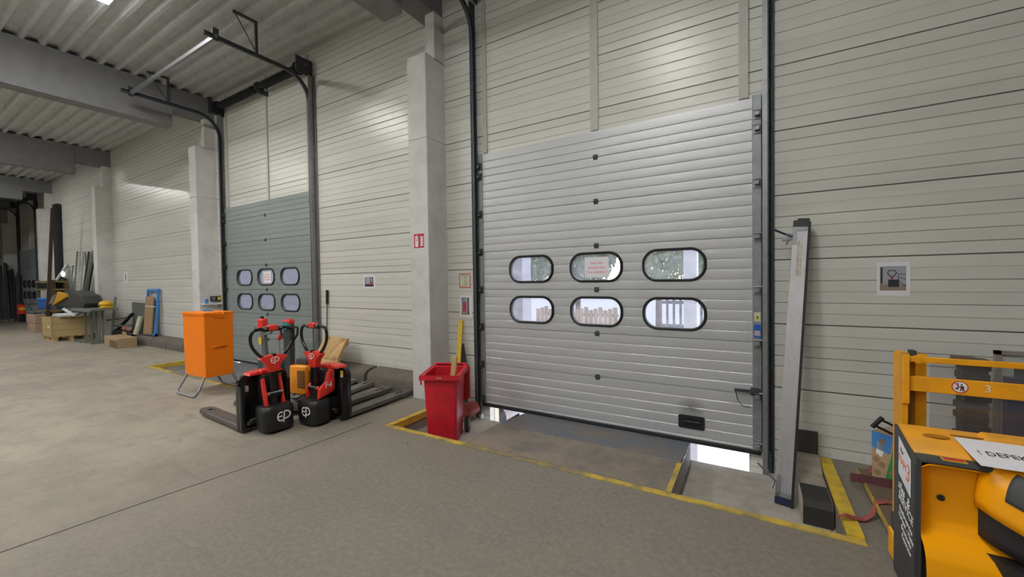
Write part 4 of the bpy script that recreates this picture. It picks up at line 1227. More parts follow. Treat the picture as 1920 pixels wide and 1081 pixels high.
# framed instruction sheet and print left of the near door
r = sheet('instruction_sign', -3.598, 1.697, 0.200, 0.212, 'small cream instruction sheet with red border left of the near door', 'sign', SIGNRED)
s_ = patch(r, SIGNCREAM, -3.686, 1.603, -3.510, 1.791, name='cream_field')
for k, (ln, m_) in enumerate(((0.13, INK), (0.05, INK), (0.07, GREYM), (0.05, INK), (0.08, GREYM), (0.06, INK), (0.11, INKRED))):
    cx = -3.598 + (0.02 if 0 < k < 6 else 0)
    patch(s_, m_, cx - ln / 2, 1.775 - k * 0.025 - 0.007, cx + ln / 2, 1.775 - k * 0.025, YW - 0.0040, 'text_line')
r = sheet('photo_print', -3.590, 1.325, 0.215, 0.315, 'printed photo of a red bin on the wall left of the near door', 'photo print')
bg_ = patch(r, PSKY, -3.668, 1.20, -3.520, 1.455, name='picture')
patch(bg_, PFLOOR, -3.668, 1.20, -3.520, 1.25, YW - 0.0040, 'picture_floor'); patch(bg_, PRED, -3.645, 1.25, -3.575, 1.39, YW - 0.0044, 'picture_bin'); patch(bg_, PDARK, -3.553, 1.21, -3.535, 1.45, YW - 0.0044, 'picture_bar')
patch(bg_, PBLUE, -3.668, 1.40, -3.60, 1.455, YW - 0.0040, 'picture_wall')
# far prints
r = sheet('photo_print', -17.06, 1.95, 0.30, 0.32, 'white paper with a narrow dark picture beside the column with the planks', 'photo print'); patch(r, PDARK, -17.08, 1.84, -17.03, 2.06)
r = sheet('photo_print', -12.10, 1.86, 0.36, 0.30, 'white paper with a dark and yellow picture left of the orange container', 'photo print'); patch(r, PDARK, -12.21, 1.76, -12.0, 1.96); patch(r, STICKY, -12.20, 1.82, -12.05, 1.88, YW - 0.0040)
# fire extinguisher sign on the column
r = thing('fire_extinguisher_sign', 'red fire extinguisher sign on the near concrete column', 'sign', (-4.09, -0.394, 2.18))
yy = -0.394
B().box((-4.197, yy - 0.002, 2.165), (-3.985, yy - 0.0003, 2.385)).build('border', WHITE, r)
rp = B().box((-4.189, yy - 0.003, 2.173), (-3.993, yy - 0.001, 2.377)).build('red_field', SIGNRED, r)
B().prism(rrect(-4.165, 2.190, -4.105, 2.315, 0.012), 'y', yy - 0.0042, yy - 0.003).prism([(-4.155, 2.318), (-4.118, 2.318), (-4.112, 2.338), (-4.135, 2.358), (-4.165, 2.338)], 'y', yy - 0.0042, yy - 0.003).box((-4.175, yy - 0.0042, 2.325), (-4.095, yy - 0.003, 2.334)).build('extinguisher_symbol', WHITE, rp)
B().cyl((-4.135, yy - 0.0043, 2.285), (-4.135, yy - 0.0048, 2.285), 0.011, seg=12).build('gauge_dot', SIGNRED, rp)
b = B()
for k in range(4):
    z = 2.20 + k * 0.035
    b.prism([(-4.065, z), (-4.02, z), (-4.005, z + 0.032), (-4.03, z + 0.022), (-4.045, z + 0.04), (-4.06, z + 0.02)], 'y', yy - 0.0042, yy - 0.003)
b.build('flame_symbol', WHITE, rp)

# ------------------------------------------------------------------ aluminium drop side leaning beside the door
r = thing('trailer_drop_side', 'long aluminium trailer drop side with black edge leaning on the wall', 'drop side', (0.22, -0.68, -0.2))
p0, p1 = Vector((0.215, -0.69, -0.165)), Vector((0.385, -0.105, 2.17))
ax = (p1 - p0).normalized()
wv = Vector((1, 0, 0)); wv = (wv - ax * wv.dot(ax)).normalized()
nv = ax.cross(wv)                     # faces -y
if nv.y > 0: nv = -nv
MM = Matrix((wv, -nv, ax)).transposed().to_4x4(); MM.translation = p0
Lh = (p1 - p0).length
b = B().box((-0.060, -0.0125, 0.02), (0.056, 0.0125, Lh - 0.02))
b.box((-0.060, -0.020, 0.03), (-0.035, -0.012, Lh - 0.03)).box((0.028, -0.020, 0.03), (0.050, -0.012, Lh - 0.03)).box((0.0, -0.0145, 0.03), (0.006, -0.012, Lh - 0.03))
b.tf(MM).build('board', ALU, r)
B().box((0.050, -0.026, -0.10), (0.070, 0.020, Lh + 0.02)).tf(MM).build('edge_seal', RUBBER, r)
B().box((-0.062, -0.022, Lh - 0.03), (0.062, 0.016, Lh + 0.035), 0.003, 1).box((-0.03, -0.018, Lh + 0.03), (0.06, 0.016, Lh + 0.055), 0.003, 1).tf(MM).build('top_cap', BLKMATT, r)
B().box((-0.062, -0.024, -0.03), (0.055, 0.016, 0.025), 0.006, 1).tf(MM).build('bottom_cap', mat('navy_cap', (0.012, 0.02, 0.06), 0.4), r)
for zc, sg in ((Lh - 0.03, -1), (0.03, 1)):
    b = B().box((-0.060, -0.0235, min(zc, zc + sg * 0.17)), (-0.030, -0.0195, max(zc, zc + sg * 0.17))).box((-0.060, -0.0235, min(zc, zc + sg * 0.035)), (0.05, -0.0195, max(zc, zc + sg * 0.035)))
    for q in (0.02, 0.15): b.cyl((-0.045, -0.028, zc + sg * q), (-0.045, -0.02, zc + sg * q), 0.006, seg=8)
    b.tf(MM).build('corner_bracket', GALV, r)
b = B().beam((-0.062, -0.02, Lh - 0.13), (-0.205, -0.055, Lh - 0.07), 0.022, 0.014, 0.004)
lv = b.tf(MM).build('latch_lever', mat('navy_lever', (0.012, 0.025, 0.09), 0.35), r)
B().beam((-0.06, -0.015, Lh - 0.14), (-0.14, -0.02, Lh - 0.155), 0.02, 0.03, 0.004).beam((-0.09, -0.015, Lh - 0.155), (-0.105, -0.02, Lh - 0.20), 0.016, 0.02, 0.004).beam((-0.06, -0.02, Lh - 0.12), (-0.115, -0.035, Lh - 0.105), 0.024, 0.02, 0.003).tf(MM).build('latch_hook', GALV, lv)
B().beam((-0.062, -0.02, 0.14), (-0.20, -0.07, 0.255), 0.022, 0.014, 0.004).tf(MM).build('latch_lever', GALV, r)
B().beam((-0.07, -0.015, 0.145), (-0.085, -0.03, 0.08), 0.012, 0.014, 0.003).beam((-0.12, -0.05, 0.19), (-0.12, -0.055, 0.22), 0.012, 0.012, 0.003).tf(MM).build('latch_hook', GALV, r)
B().box((-0.020, -0.0135, Lh - 0.50), (0.018, -0.0123, Lh - 0.16)).tf(MM).build('stained_label', mat('worn_label', (0.52, 0.46, 0.38), 0.7, var=0.9, c2=(0.25, 0.18, 0.13), scale=20), r)

# concrete end block in the pit, and dark boards on the wall foot
r = thing('concrete_block', 'worn concrete block with a dark front face in the pit behind the drop side', 'block', (0.42, -0.55, -0.2))
b = B().prism([(-0.90, -0.2), (-0.90, -0.055), (-0.86, -0.02), (-0.35, -0.02), (-0.20, 0.06), (-0.10, 0.06), (-0.10, -0.2)], 'x', 0.315, 0.520, bevel=0.012)
b.build('block_body', mat('block_concrete', (0.34, 0.295, 0.245), 0.85, var=0.6, c2=(0.15, 0.12, 0.10), scale=8, bump=0.4), r)
B().prism([(-0.918, -0.2), (-0.918, -0.06), (-0.885, -0.015), (-0.62, -0.012), (-0.62, -0.02), (-0.86, -0.028), (-0.9, -0.07), (-0.9, -0.2)], 'x', 0.330, 0.510).build('rubber_face', mat('worn_rubber', (0.03, 0.027, 0.025), 0.7, var=0.5, scale=12), r)
o = B().box((0.26, YW - 0.03, -0.2), (0.52, YW - 0.002, 0.235), 0.004, 1).build('kick_plate', mat('dark_plate', (0.055, 0.047, 0.042), 0.7, var=0.5, scale=8)); tag(o, 'dark plate at the foot of the wall behind the concrete block', 'plate')
# flat spare channel in the pit beside the right track
o = B().box((0.105, -0.10, -0.2), (0.155, -0.05, 0.0)).build('track_foot', DARKST); tag(o, 'dark steel foot below the right track of the near door', 'track foot')

# ------------------------------------------------------------------ yellow double stacker at the right
TR = thing('pallet_stacker', 'yellow electric pallet stacker truck with low mast, nearest at the right', 'stacker truck', (1.06, -1.9, 0))
X0, X1 = 0.655, 1.455
YF, YR = -2.075, -1.76
# grey side panels and frame
side = [(YR, 0.10), (YF + 0.012, 0.10), (YF, 0.14), (YF, 0.80), (YF + 0.02, 0.832), (YR, 0.895)]
o = B().prism(side, 'x', X0, X0 + 0.014, bevel=0.004).build('side_panel', DGREY, TR, smooth=30)
sp = o
B().prism(side, 'x', X1 - 0.035, X1, bevel=0.006).build('side_panel', DGREY, TR, smooth=30)
# front rim round the yellow recess
b = B().box((X0 + 0.012, YF, 0.10), (X0 + 0.026, YF + 0.12, 0.815)).box((X0 + 0.012, YF - 0.004, 0.812), (X1 - 0.03, YF + 0.10, 0.838), 0.012, 2).box((X1 - 0.052, YF, 0.10), (X1 - 0.03, YF + 0.12, 0.815))
b.build('front_rim', DGREY, TR, smooth=40)
# recessed yellow front shell: profile swept across with rounded left corner
pf = [(-2.080, 0.812), (-2.063, 0.814), (-2.030, 0.792), (-2.020, 0.74), (-2.015, 0.66), (-2.013, 0.58), (-2.017, 0.53), (-2.040, 0.49), (-2.085, 0.462), (-2.120, 0.44), (-2.145, 0.40), (-2.155, 0.34), (-2.155, 0.10)]
def shell(u, v):
    k = v * (len(pf) - 1)
    i = min(int(k), len(pf) - 2); f = k - i
    y = pf[i][0] * (1 - f) + pf[i + 1][0] * f; z = pf[i][1] * (1 - f) + pf[i + 1][1] * f
    x = X0 + 0.024 + (X1 - X0 - 0.074) * u
    e = min(x - (X0 + 0.024), (X1 - 0.05) - x)
    if e < 0.05:                                  # side wall of the moulded recess comes forward to the rim
        w = (1 - e / 0.05) ** 2
        y = y * (1 - w) + min(y, -2.080) * w
        if z > 0.70: z -= 0.02 * w
    return Vector((x, y, z))
b = B()
us = [0, 0.006, 0.012, 0.02, 0.03, 0.042, 0.055, 0.07] + [0.1 + 0.8 * k / 20 for k in range(21)] + [0.93, 0.945, 0.958, 0.97, 0.98, 0.988, 0.994, 1.0]
b.grid(lambda u, v: shell(us[int(round(u * (len(us) - 1)))], v), len(us), 49)
b.build('front_shell', YELLOW, TR, smooth=60)
B().box((X0 + 0.04, YF + 0.10, 0.08), (X1 - 0.04, YR, 0.78)).build('chassis', DGREY, TR)
# yellow top cover with oval grip
b = B()
top = [(YR + 0.02, 0.80), (YF + 0.075, 0.80), (YF + 0.055, 0.838), (YF + 0.085, 0.862), (YR - 0.06, 0.893), (YR + 0.02, 0.897)]
b.prism(top, 'x', X0 + 0.012, X1 - 0.030, bevel=0.010)
tc_ = b.build('top_cover', YELDUST, TR, smooth=40)
slope = math.atan2(0.031, (YR - 0.06) - (YF + 0.085))
TM = Matrix.Translation((0, -1.95, 0.8760)) @ Matrix.Rotation(slope, 4, 'X')
t = B()
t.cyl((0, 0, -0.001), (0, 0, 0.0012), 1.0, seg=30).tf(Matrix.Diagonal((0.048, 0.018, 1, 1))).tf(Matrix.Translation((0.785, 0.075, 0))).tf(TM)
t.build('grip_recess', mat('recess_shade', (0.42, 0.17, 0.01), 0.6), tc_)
t = B().box((0.845, 0.106, -0.001), (1.25, 0.112, 0.002)).tf(TM); t.build('panel_gap', mat('gap_brown', (0.18, 0.09, 0.01), 0.8), tc_)
t = B().prism([(0.93, 0.86), (1.44, 0.86), (1.42, 0.915), (0.97, 0.912)], 'y', YR - 0.10, YR - 0.01, bevel=0.006); t.build('rear_ridge', YELDUST, TR)
B().box((0.755, YF + 0.004, 0.8375), (0.835, YF + 0.045, 0.8405)).build('sticker_frame', STICKY, TR)
B().box((0.760, YF + 0.009, 0.8402), (0.83, YF + 0.040, 0.8415)).build('red_sticker', SIGNRED, TR)
b = B().cyl((0.763, -2.016, 0.64), (0.763, -2.009, 0.64), 0.017, seg=20); b.build('screw_cap', mat('brass_ring', (0.45, 0.28, 0.05), 0.4, metal=0.5), TR)
B().cyl((0.763, -2.020, 0.64), (0.763, -2.013, 0.64), 0.013, seg=18).build('screw_hole', INK, TR)
# tiller dome and the black slot under it
def dome(u, v):
    a = math.pi * (u - 0.5) * 2 * 0.5
    th = v * math.pi * 0.5
    X = 1.165 + 0.30 * math.sin(a) * (math.sin(th) ** 0.5 if th > 0 else 0)
    Y = -2.035 - 0.20 * math.cos(a) * (math.sin(th) ** 0.8 if th > 0 else 0)
    Z = 0.52 + 0.31 * math.cos(th) ** 0.8 if th < math.pi / 2 - 1e-6 else 0.52
    Z += 0.16 * max(0, -math.sin(a)) * (math.sin(th)) * 0.8
    return Vector((X, Y, Z))
b = B().grid(dome, 40, 20)
b.build('tiller_dome', YELLOW, TR, smooth=60, solid=0.012)
b = B()
def slot(u, v):
    a = math.pi * (u - 0.5)
    return Vector((1.165 + (0.285) * math.sin(a), -2.030 - 0.17 * math.cos(a), 0.41 + 0.12 * v + 0.16 * max(0, -math.sin(a)) * 0.8 * v + 0.10 * max(0, -math.sin(a)) * (1 - v)))
b.grid(slot, 40, 4)
b.build('turning_slot', INK, TR, smooth=60, solid=0.01)
b = B().cyl((1.14, -1.995, 0.36), (1.14, -1.995, 0.46), 0.27, seg=40); b.build('turntable', BLKMATT, TR, smooth=40)
b = B().grid(lambda u, v: dome(0.19 + 0.36 * u, 0.44 + 0.40 * v) + Vector((-0.003, -0.006, 0.004)), 16, 12)
b.build('tiller_shield', DGREY, TR, smooth=60, solid=0.008)
# mast
b = B()
mx = [(0.715, 0.842), (1.285, 1.427)]
b.box((mx[0][0], -1.632, 0.06), (mx[0][0] + 0.026, -1.50, 1.257)).box((mx[0][0], -1.50, 0.06), (mx[0][1], -1.47, 1.245)).box((mx[0][1] - 0.045, -1.53, 0.06), (mx[0][1], -1.47, 1.245))
b.box((mx[0][0], -1.645, 0.98), (mx[0][0] + 0.030, -1.60, 1.257), 0.003, 1)
b.build('mast_channel', YELMAST, TR)
b = B().box((mx[1][1] - 0.026, -1.632, 0.06), (mx[1][1], -1.50, 1.257)).box((mx[1][0], -1.50, 0.06), (mx[1][1], -1.47, 1.245)).box((mx[1][0], -1.53, 0.06), (mx[1][0] + 0.045, -1.47, 1.245))
b.build('mast_channel', YELMAST, TR)
b = B().box((0.733, -1.625, 1.052), (1.40, -1.61, 1.135), 0.003, 1)
cb_ = b.build('cross_plate', YELMAST, TR)
b = B().box((0.745, -1.60, 1.208), (1.40, -1.585, 1.240), 0.003, 1).box((0.775, -1.61, 1.204), (0.80, -1.58, 1.244))
b.build('upper_bar', YELMAST, TR)
B().box((0.735, -1.545, 1.13), (0.770, -1.505, 1.245), 0.004, 1).cyl((0.745, -1.55, 1.22), (0.745, -1.50, 1.22), 0.012).build('lift_roller', BLACKST, TR)
B().box((0.776, -1.535, 1.20), (0.80, -1.475, 1.262)).build('chain_anchor', DGREYM, TR)
B().box((0.742, -1.512, 0.10), (0.838, -1.495, 1.04)).build('rail_liner', mat('greasy_rail', (0.40, 0.19, 0.03), 0.6, var=0.5, scale=8), TR)
B().box((0.842, -1.583, 0.80), (1.275, -1.577, 1.20)).build('guard_screen', MATS['polycarbonate'], TR)
# pictogram and number on the cross plate
yy = -1.6262
s_ = B().cyl((0.944, yy + 0.001, 1.096), (0.944, yy - 0.0005, 1.096), 0.032, seg=32).build('pictogram', SIGNRED, cb_)
B().cyl((0.944, yy, 1.096), (0.944, yy - 0.0009, 1.096), 0.0275, seg=32).build('pictogram_field', WHITE, s_) if False else None
B().cyl((0.944, yy, 1.096), (0.944, yy - 0.0009, 1.096), 0.0275, seg=32).build('pictogram_field', WHITE, cb_)
b = B().box((0.934, yy - 0.0015, 1.082), (0.938, yy - 0.0009, 1.118)).prism([(0.924, 1.083), (0.938, 1.086), (0.936, 1.092), (0.928, 1.092)], 'y', yy - 0.0015, yy - 0.0009)
b.prism([(0.946, 1.103), (0.956, 1.103), (0.960, 1.092), (0.958, 1.076), (0.954, 1.076), (0.952, 1.088), (0.948, 1.076), (0.944, 1.076), (0.947, 1.092)], 'y', yy - 0.0015, yy - 0.0009).box((0.947, yy - 0.0015, 1.106), (0.953, yy - 0.0009, 1.113))
b.build('pictogram_figure', INK, cb_)
B().tube([(0.925, yy - 0.0015, 1.116), (0.963, yy - 0.0015, 1.076)], 0.0025, 5).build('pictogram_bar', SIGNRED, cb_)
text('lettering', '3', 0.052, LOGO, cb_, face_y(1.046, yy - 0.0008, 1.098, R(4)))
# forks and carriage toward the wall
for a in (0.745, 1.19):
    B().box((a, -1.50, 0.05), (a + 0.18, -0.35, 0.095), 0.006, 1).build('fork', OLDWOOD, TR)
    B().box((a - 0.006, -1.50, 0.055), (a, -0.36, 0.097)).build('fork_edge', PITWORN, TR)
B().box((0.690, -1.70, 0.05), (0.740, -1.49, 0.21), 0.01, 1).build('carriage_foot', YELMAST, TR)
B().box((0.70, -1.76, 0.03), (1.42, -1.50, 0.30)).build('axle_housing', DGREYM, TR)
for x in (0.78, 1.33):
    B().cyl((x - 0.04, -1.945, 0.085), (x + 0.04, -1.945, 0.085), 0.085, seg=20).build('wheel', RUBBER, TR, smooth=40)
# lettering on the grey side
xs_ = X0 - 0.0012
B().prism([(-2.030, 0.615), (-1.845, 0.665), (-1.845, 0.855), (-2.030, 0.800)], 'x', X0 - 0.0014, X0 + 0.001).build('side_sticker', WHITE, sp)
def side_text(s_, size, y, z, m_, sh=0.0, sx=1.0):
    mtx = Matrix.Translation((X0 - 0.002, y, z)) @ Euler((R(90), 0, R(-90))).to_matrix().to_4x4() @ Matrix.Rotation(R(-12), 4, 'Z')
    return text('lettering', s_, size, m_, sp, mtx, sx=sx)
ORTXT = mat('sticker_orange', (0.70, 0.20, 0.08), 0.6)
side_text('TEAM', 0.052, -1.905, 0.742, ORTXT); side_text('3', 0.125, -1.997, 0.715, ORTXT)
side_text('Das', 0.03, -1.90, 0.795, INK)
side_text('alles', 0.06, -1.90, 0.60, LOGO); side_text('&', 0.07, -2.005, 0.575, LOGO)
side_text('SERVICE', 0.062, -1.965, 0.535, LOGO)
for k in range(4): side_text(['Staplerservice', 'Verkauf - Miete', 'Ersatzteile', 'Reparatur'][k], 0.036, -1.965 - 0.005 * k, 0.475 - k * 0.040, LOGO)
# the notice lying on its top
r = thing('paper_notice', 'white sheet reading DEFEKT lying on top of the yellow stacker', 'paper notice', (1.08, -1.945, 0.87))
NM = Matrix.Translation((1.055, -2.0, 0.8775)) @ Matrix.Rotation(slope * 0.55, 4, 'X')
B().box((-0.205, -0.142, 0.0), (0.205, 0.142, 0.0015)).tf(NM).build('sheet', WHITE, r)
text('lettering', '! DEFEKT', 0.062, INK, r, NM @ Matrix.Translation((-0.080, -0.010, 0.0026)), extrude=0.0004, sx=0.70, spacing=1.05)

# ------------------------------------------------------------------ behind the stacker
r = thing('ribbed_post', 'dark ribbed post standing against the wall behind the stacker mast', 'post', (1.45, -0.24, 0))
b = B().box((1.375, -0.30, 0.0), (1.505, -0.17, 1.02))
b.build('core', mat('post_dark', (0.020, 0.017, 0.016), 0.7, var=0.6, c2=(0.045, 0.035, 0.03), scale=10), r)
b = B()
for k in range(13):
    dx = 0.012 * math.sin(k * 2.3)
    b.box((1.362 + dx, -0.31, 0.03 + k * 0.078), (1.512 + dx * 0.7, -0.165, 0.085 + k * 0.078), 0.006, 1)
b.build('ribs', MATS['post_dark'], r)
B().box((1.34, -0.32, 1.02), (1.53, -0.16, 1.045), 0.004, 1).box((1.33, -0.30, 1.045), (1.45, -0.2, 1.06)).build('cap_board', OLDWOOD, r)
r = thing('wall_hatch', 'pale framed hatch in the wall behind the stacker', 'hatch', (2.0, -0.01, 0.2), kind='structure')
b = B().box((1.635, -0.03, 0.1), (1.665, YW, 1.09)).box((1.635, -0.03, 1.06), (2.45, YW, 1.09)).box((2.42, -0.03, 0.1), (2.45, YW, 1.09))
b.build('frame', mat('hatch_frame', (0.30, 0.25, 0.23), 0.6), r)
B().box((1.665, -0.012, 0.1), (2.42, YW, 1.06)).build('panel', mat('hatch_panel', (0.55, 0.56, 0.52), 0.6, var=0.3, scale=4), r)
r = thing('blue_rack', 'blue steel rack end behind the clear screen of the stacker', 'rack', (1.72, -0.35, 0))
b = B().box((1.56, -0.42, 0.0), (1.64, -0.34, 0.95)).box((2.3, -0.42, 0.0), (2.38, -0.34, 0.95)); b.build('upright', mat('rack_blue', (0.022, 0.032, 0.075), 0.5), r)
b = B().beam((1.60, -0.38, 0.92), (2.34, -0.38, 0.86), 0.05, 0.06).beam((1.60, -0.38, 0.62), (2.34, -0.38, 0.42), 0.04, 0.05); b.build('beam', mat('rack_blue2', (0.03, 0.04, 0.075), 0.5), r)
B().box((1.70, -0.33, 0.80), (2.3, -0.1, 1.0), 0.01, 1).build('load', DGREYM, r)

# carton with a green and blue print, hand trolley handle, straps
r = thing('printed_carton', 'blue and green printed carton tilted on the fork ends of the stacker', 'carton', (0.95, -0.47, 0.10), R(-42), tilt=(R(0), R(0)))
B().box((-0.09, -0.11, 0.0), (0.14, 0.11, 0.37), 0.004, 1).build('carton_body', CARD, r, world=False)
def cpatch(m_, pts, nm='print'):
    B().prism(pts, 'y', -0.1125, -0.1095).build(nm, m_, r, world=False)
cpatch(BLUE2, [(-0.089, 0.24), (0.03, 0.22), (0.05, 0.365), (-0.089, 0.365)]); cpatch(GREEN, [(0.0, 0.01), (0.139, 0.01), (0.139, 0.365), (0.06, 0.365), (0.04, 0.2)])
cpatch(WHITE, [(-0.06, 0.20), (-0.02, 0.18), (0.0, 0.26), (-0.05, 0.30)]); 
B().prism([(0.05, 0.26), (0.135, 0.24), (0.135, 0.31), (0.06, 0.33)], 'y', -0.114, -0.112).build('print', WHITE, r, world=False)
for k, (x, z) in enumerate(((-0.05, 0.05), (-0.02, 0.12), (-0.06, 0.15), (0.05, 0.08), (-0.02, 0.30))):
    B().cyl((x, -0.1135, z), (x, -0.1105, z), 0.022, seg=12).build('print', mat('print_brown', (0.28, 0.17, 0.09), 0.7), r, world=False)
r = thing('trolley', 'small folding trolley with black handle behind the printed carton', 'trolley', (0.93, -0.30, 0.0), 0)
b = B().tube([(0.80, -0.62, 0.545), (0.905, -0.62, 0.495), (0.955, -0.5, 0.45), (0.98, -0.36, 0.1)], 0.009, 8).tube([(0.835, -0.62, 0.595), (0.94, -0.62, 0.545), (0.975, -0.5, 0.50), (1.0, -0.36, 0.1)], 0.009, 8)
b.build('frame', BLACKST, r, smooth=60)
B().tube([(0.785, -0.625, 0.53), (0.845, -0.625, 0.615)], 0.016, 10).build('grip', RUBBER, r, smooth=60)
B().box((0.94, -0.40, 0.095), (1.10, -0.20, 0.12)).build('plate', DARKST, r)
for x in (0.95, 1.10): B().cyl((x - 0.015, -0.30, 0.14), (x + 0.015, -0.30, 0.14), 0.05, seg=18).build('wheel', RUBBER, r, smooth=40)
o = B().strip([((0.45, -1.28, -0.12), (0.25, 1, 0)), ((0.462, -1.235, -0.02), (0.3, 1, 0)), ((0.49, -1.20, 0.045), (0.35, 1, 0)), ((0.54, -1.17, 0.055), (0.3, 1, 0)), ((0.60, -1.13, 0.03), (0.2, 1, 0)), ((0.66, -1.08, 0.012), (0, 1, 0)), ((0.71, -1.02, 0.03), (-0.2, 1, 0)), ((0.745, -0.97, 0.10), (-0.2, 1, 0)), ((0.80, -0.93, 0.102), (-0.1, 1, 0)), ((0.95, -0.92, 0.102), (0, 1, 0))], 0.05, 0.004).build('ratchet_strap', STRAP)
tag(o, 'red lashing strap running from the pit edge over the stacker fork', 'strap')
pts = []
for k in range(15):
    a = R(200 - k * 22)
    pts.append(((0.80 + 0.15 * math.cos(a), -0.55 + 0.10 * math.sin(a), 0.135 + 0.045 * math.sin(a * 0.5 + 1)), (0, 0.25, 1)))
o = B().strip([((0.66, -0.60, 0.10), (0, .2, 1)), ((0.70, -0.63, 0.115), (0, .2, 1)), ((0.78, -0.64, 0.12), (0, .2, 1)), ((0.88, -0.66, 0.13), (0, .2, 1)), ((0.98, -0.66, 0.13), (0, .2, 1))], 0.06, 0.004).build('ratchet_strap', STRAPD)
tag(o, 'dark maroon strap bent in a loop on the fork ends', 'strap')
o = B().strip([((0.80, -0.42, 0.10), (0.2, 0.2, 1)), ((0.83, -0.47, 0.16), (0.2, 0.2, 1)), ((0.87, -0.50, 0.15), (0.2, 0.2, 1)), ((0.93, -0.52, 0.12), (0.2, 0.2, 1))], 0.06, 0.004).build('ratchet_strap', STRAP)
tag(o, 'short red strap end tucked behind the printed carton', 'strap')

# ------------------------------------------------------------------ the junk heap by the third column
r = thing('pallet_collar_crate', 'pale wooden crate of stacked collars on a pallet beside the grey trestles', 'crate', (-19.05, -0.92, 0), R(1))
for k in range(3):
    z0 = 0.15 + k * 0.20
    b = B().box((-0.58, -0.42, z0), (0.58, -0.395, z0 + 0.192)).box((-0.58, 0.395, z0), (0.58, 0.42, z0 + 0.192)).box((-0.58, -0.395, z0), (-0.555, 0.395, z0 + 0.192)).box((0.555, -0.395, z0), (0.58, 0.395, z0 + 0.192))
    b.build('collar', WOOD, r, world=False)
for sx in (-1, 1):
    for sy in (-1, 1):
        B().box((sx * 0.585 - 0.07 * (sx > 0), sy * 0.425 - 0.004, 0.15), (sx * 0.585 + 0.07 * (sx < 0), sy * 0.425 + 0.004, 0.75)).build('corner_strap', GREYM, r, world=False)
b = B()
for k in range(5): b.box((-0.6, -0.40 + k * 0.175, 0.12), (0.6, -0.28 + k * 0.175, 0.145))
for x in (-0.55, -0.07, 0.41):
    for y in (-0.40, -0.06, 0.28): b.box((x, y, 0.025), (x + 0.14, y + 0.10, 0.12))
for y in (-0.40, -0.06, 0.28): b.box((-0.6, y, 0.0), (0.6, y + 0.10, 0.025))
b.build('pallet', WOOD, r, world=False)
B().box((0.1, -0.424, 0.42), (0.3, -0.420, 0.47)).build('label', WHITE, r, world=False)
o = B().prism([(-19.25, 0.745), (-18.30, 0.745), (-18.25, 0.80), (-18.7, 0.86), (-19.1, 0.83)], 'y', -1.2, -0.5, bevel=0.02).build('white_sheeting', mat('sheeting_white', (0.62, 0.64, 0.66), 0.6)); tag(o, 'crumpled white sheeting in the top of the wooden crate', 'sheeting')
for k, (x, y, z, a, ln, m_, lab) in enumerate(((-18.5, -0.9, 0.82, 25, 0.8, WHITEP, 'white bar poking out of the wooden crate'), (-18.1, -0.8, 0.85, -18, 1.2, GREYGREEN, 'dull green bar lying across the wooden crate'), (-18.9, -0.7, 0.86, 40, 0.5, BLUE, 'short blue bar in the wooden crate'))):
    o = B().beam((x - ln / 2 * math.cos(R(a)), y - 0.1, z + ln / 2 * math.sin(R(a))), (x + ln / 2 * math.cos(R(a)), y, z - ln / 2 * math.sin(R(a)) * 0.5 + 0.05), 0.06, 0.05).build('metal_bar', m_); tag(o, lab, 'bar')
for k, z in enumerate((0.0, 0.345)):
    r = thing('cardboard_box', ['lower brown cardboard box left of the wooden crate', 'upper brown cardboard box left of the wooden crate'][k], 'box', (-23.20, -0.87, z), R(0.5 + k))
    B().box((-0.55, -0.13, 0.0), (0.55, 0.13, 0.335), 0.006, 1).build('carton', PINKCARD, r, world=False)
    B().box((-0.55, -0.03, 0.335), (0.55, 0.03, 0.337)).box((-0.03, -0.131, 0.20), (0.03, -0.129, 0.335)).build('tape', mat('tape_tan', (0.50, 0.38, 0.28), 0.4), r, world=False)
r = thing('hand_truck', 'dark teal hand truck behind the cardboard boxes', 'hand truck', (-24.7, -0.70, 0))
b = B().tube([(-25.6, -0.70, 1.0), (-25.0, -0.70, 0.83), (-24.8, -0.70, 0.1)], 0.03, 8).tube([(-25.6, -0.35, 1.0), (-25.0, -0.35, 0.83), (-24.8, -0.35, 0.1)], 0.03, 8).tube([(-25.6, -0.70, 1.0), (-25.6, -0.35, 1.0)], 0.03, 8)
b.build('frame', TEALD, r, smooth=60)
B().box((-24.8, -0.75, 0.05), (-24.68, -0.30, 0.08)).build('toe_plate', TEALD, r)
for y in (-0.78, -0.28): B().cyl((-24.9, y - 0.03, 0.12), (-24.9, y + 0.03, 0.12), 0.12, seg=18).build('wheel', RUBBER, r, smooth=40)
r = thing('stacked_tray', 'dark tray resting on the cardboard boxes', 'tray', (-23.3, -0.87, 0.685))
B().box((-23.65, -0.99, 0.685), (-22.9, -0.75, 0.725), 0.01, 1).build('tray_base', DGREYM, r); B().box((-23.65, -0.99, 0.725), (-22.9, -0.97, 0.79)).box((-23.65, -0.77, 0.725), (-22.9, -0.75, 0.79)).build('tray_rim', GREYM, r)
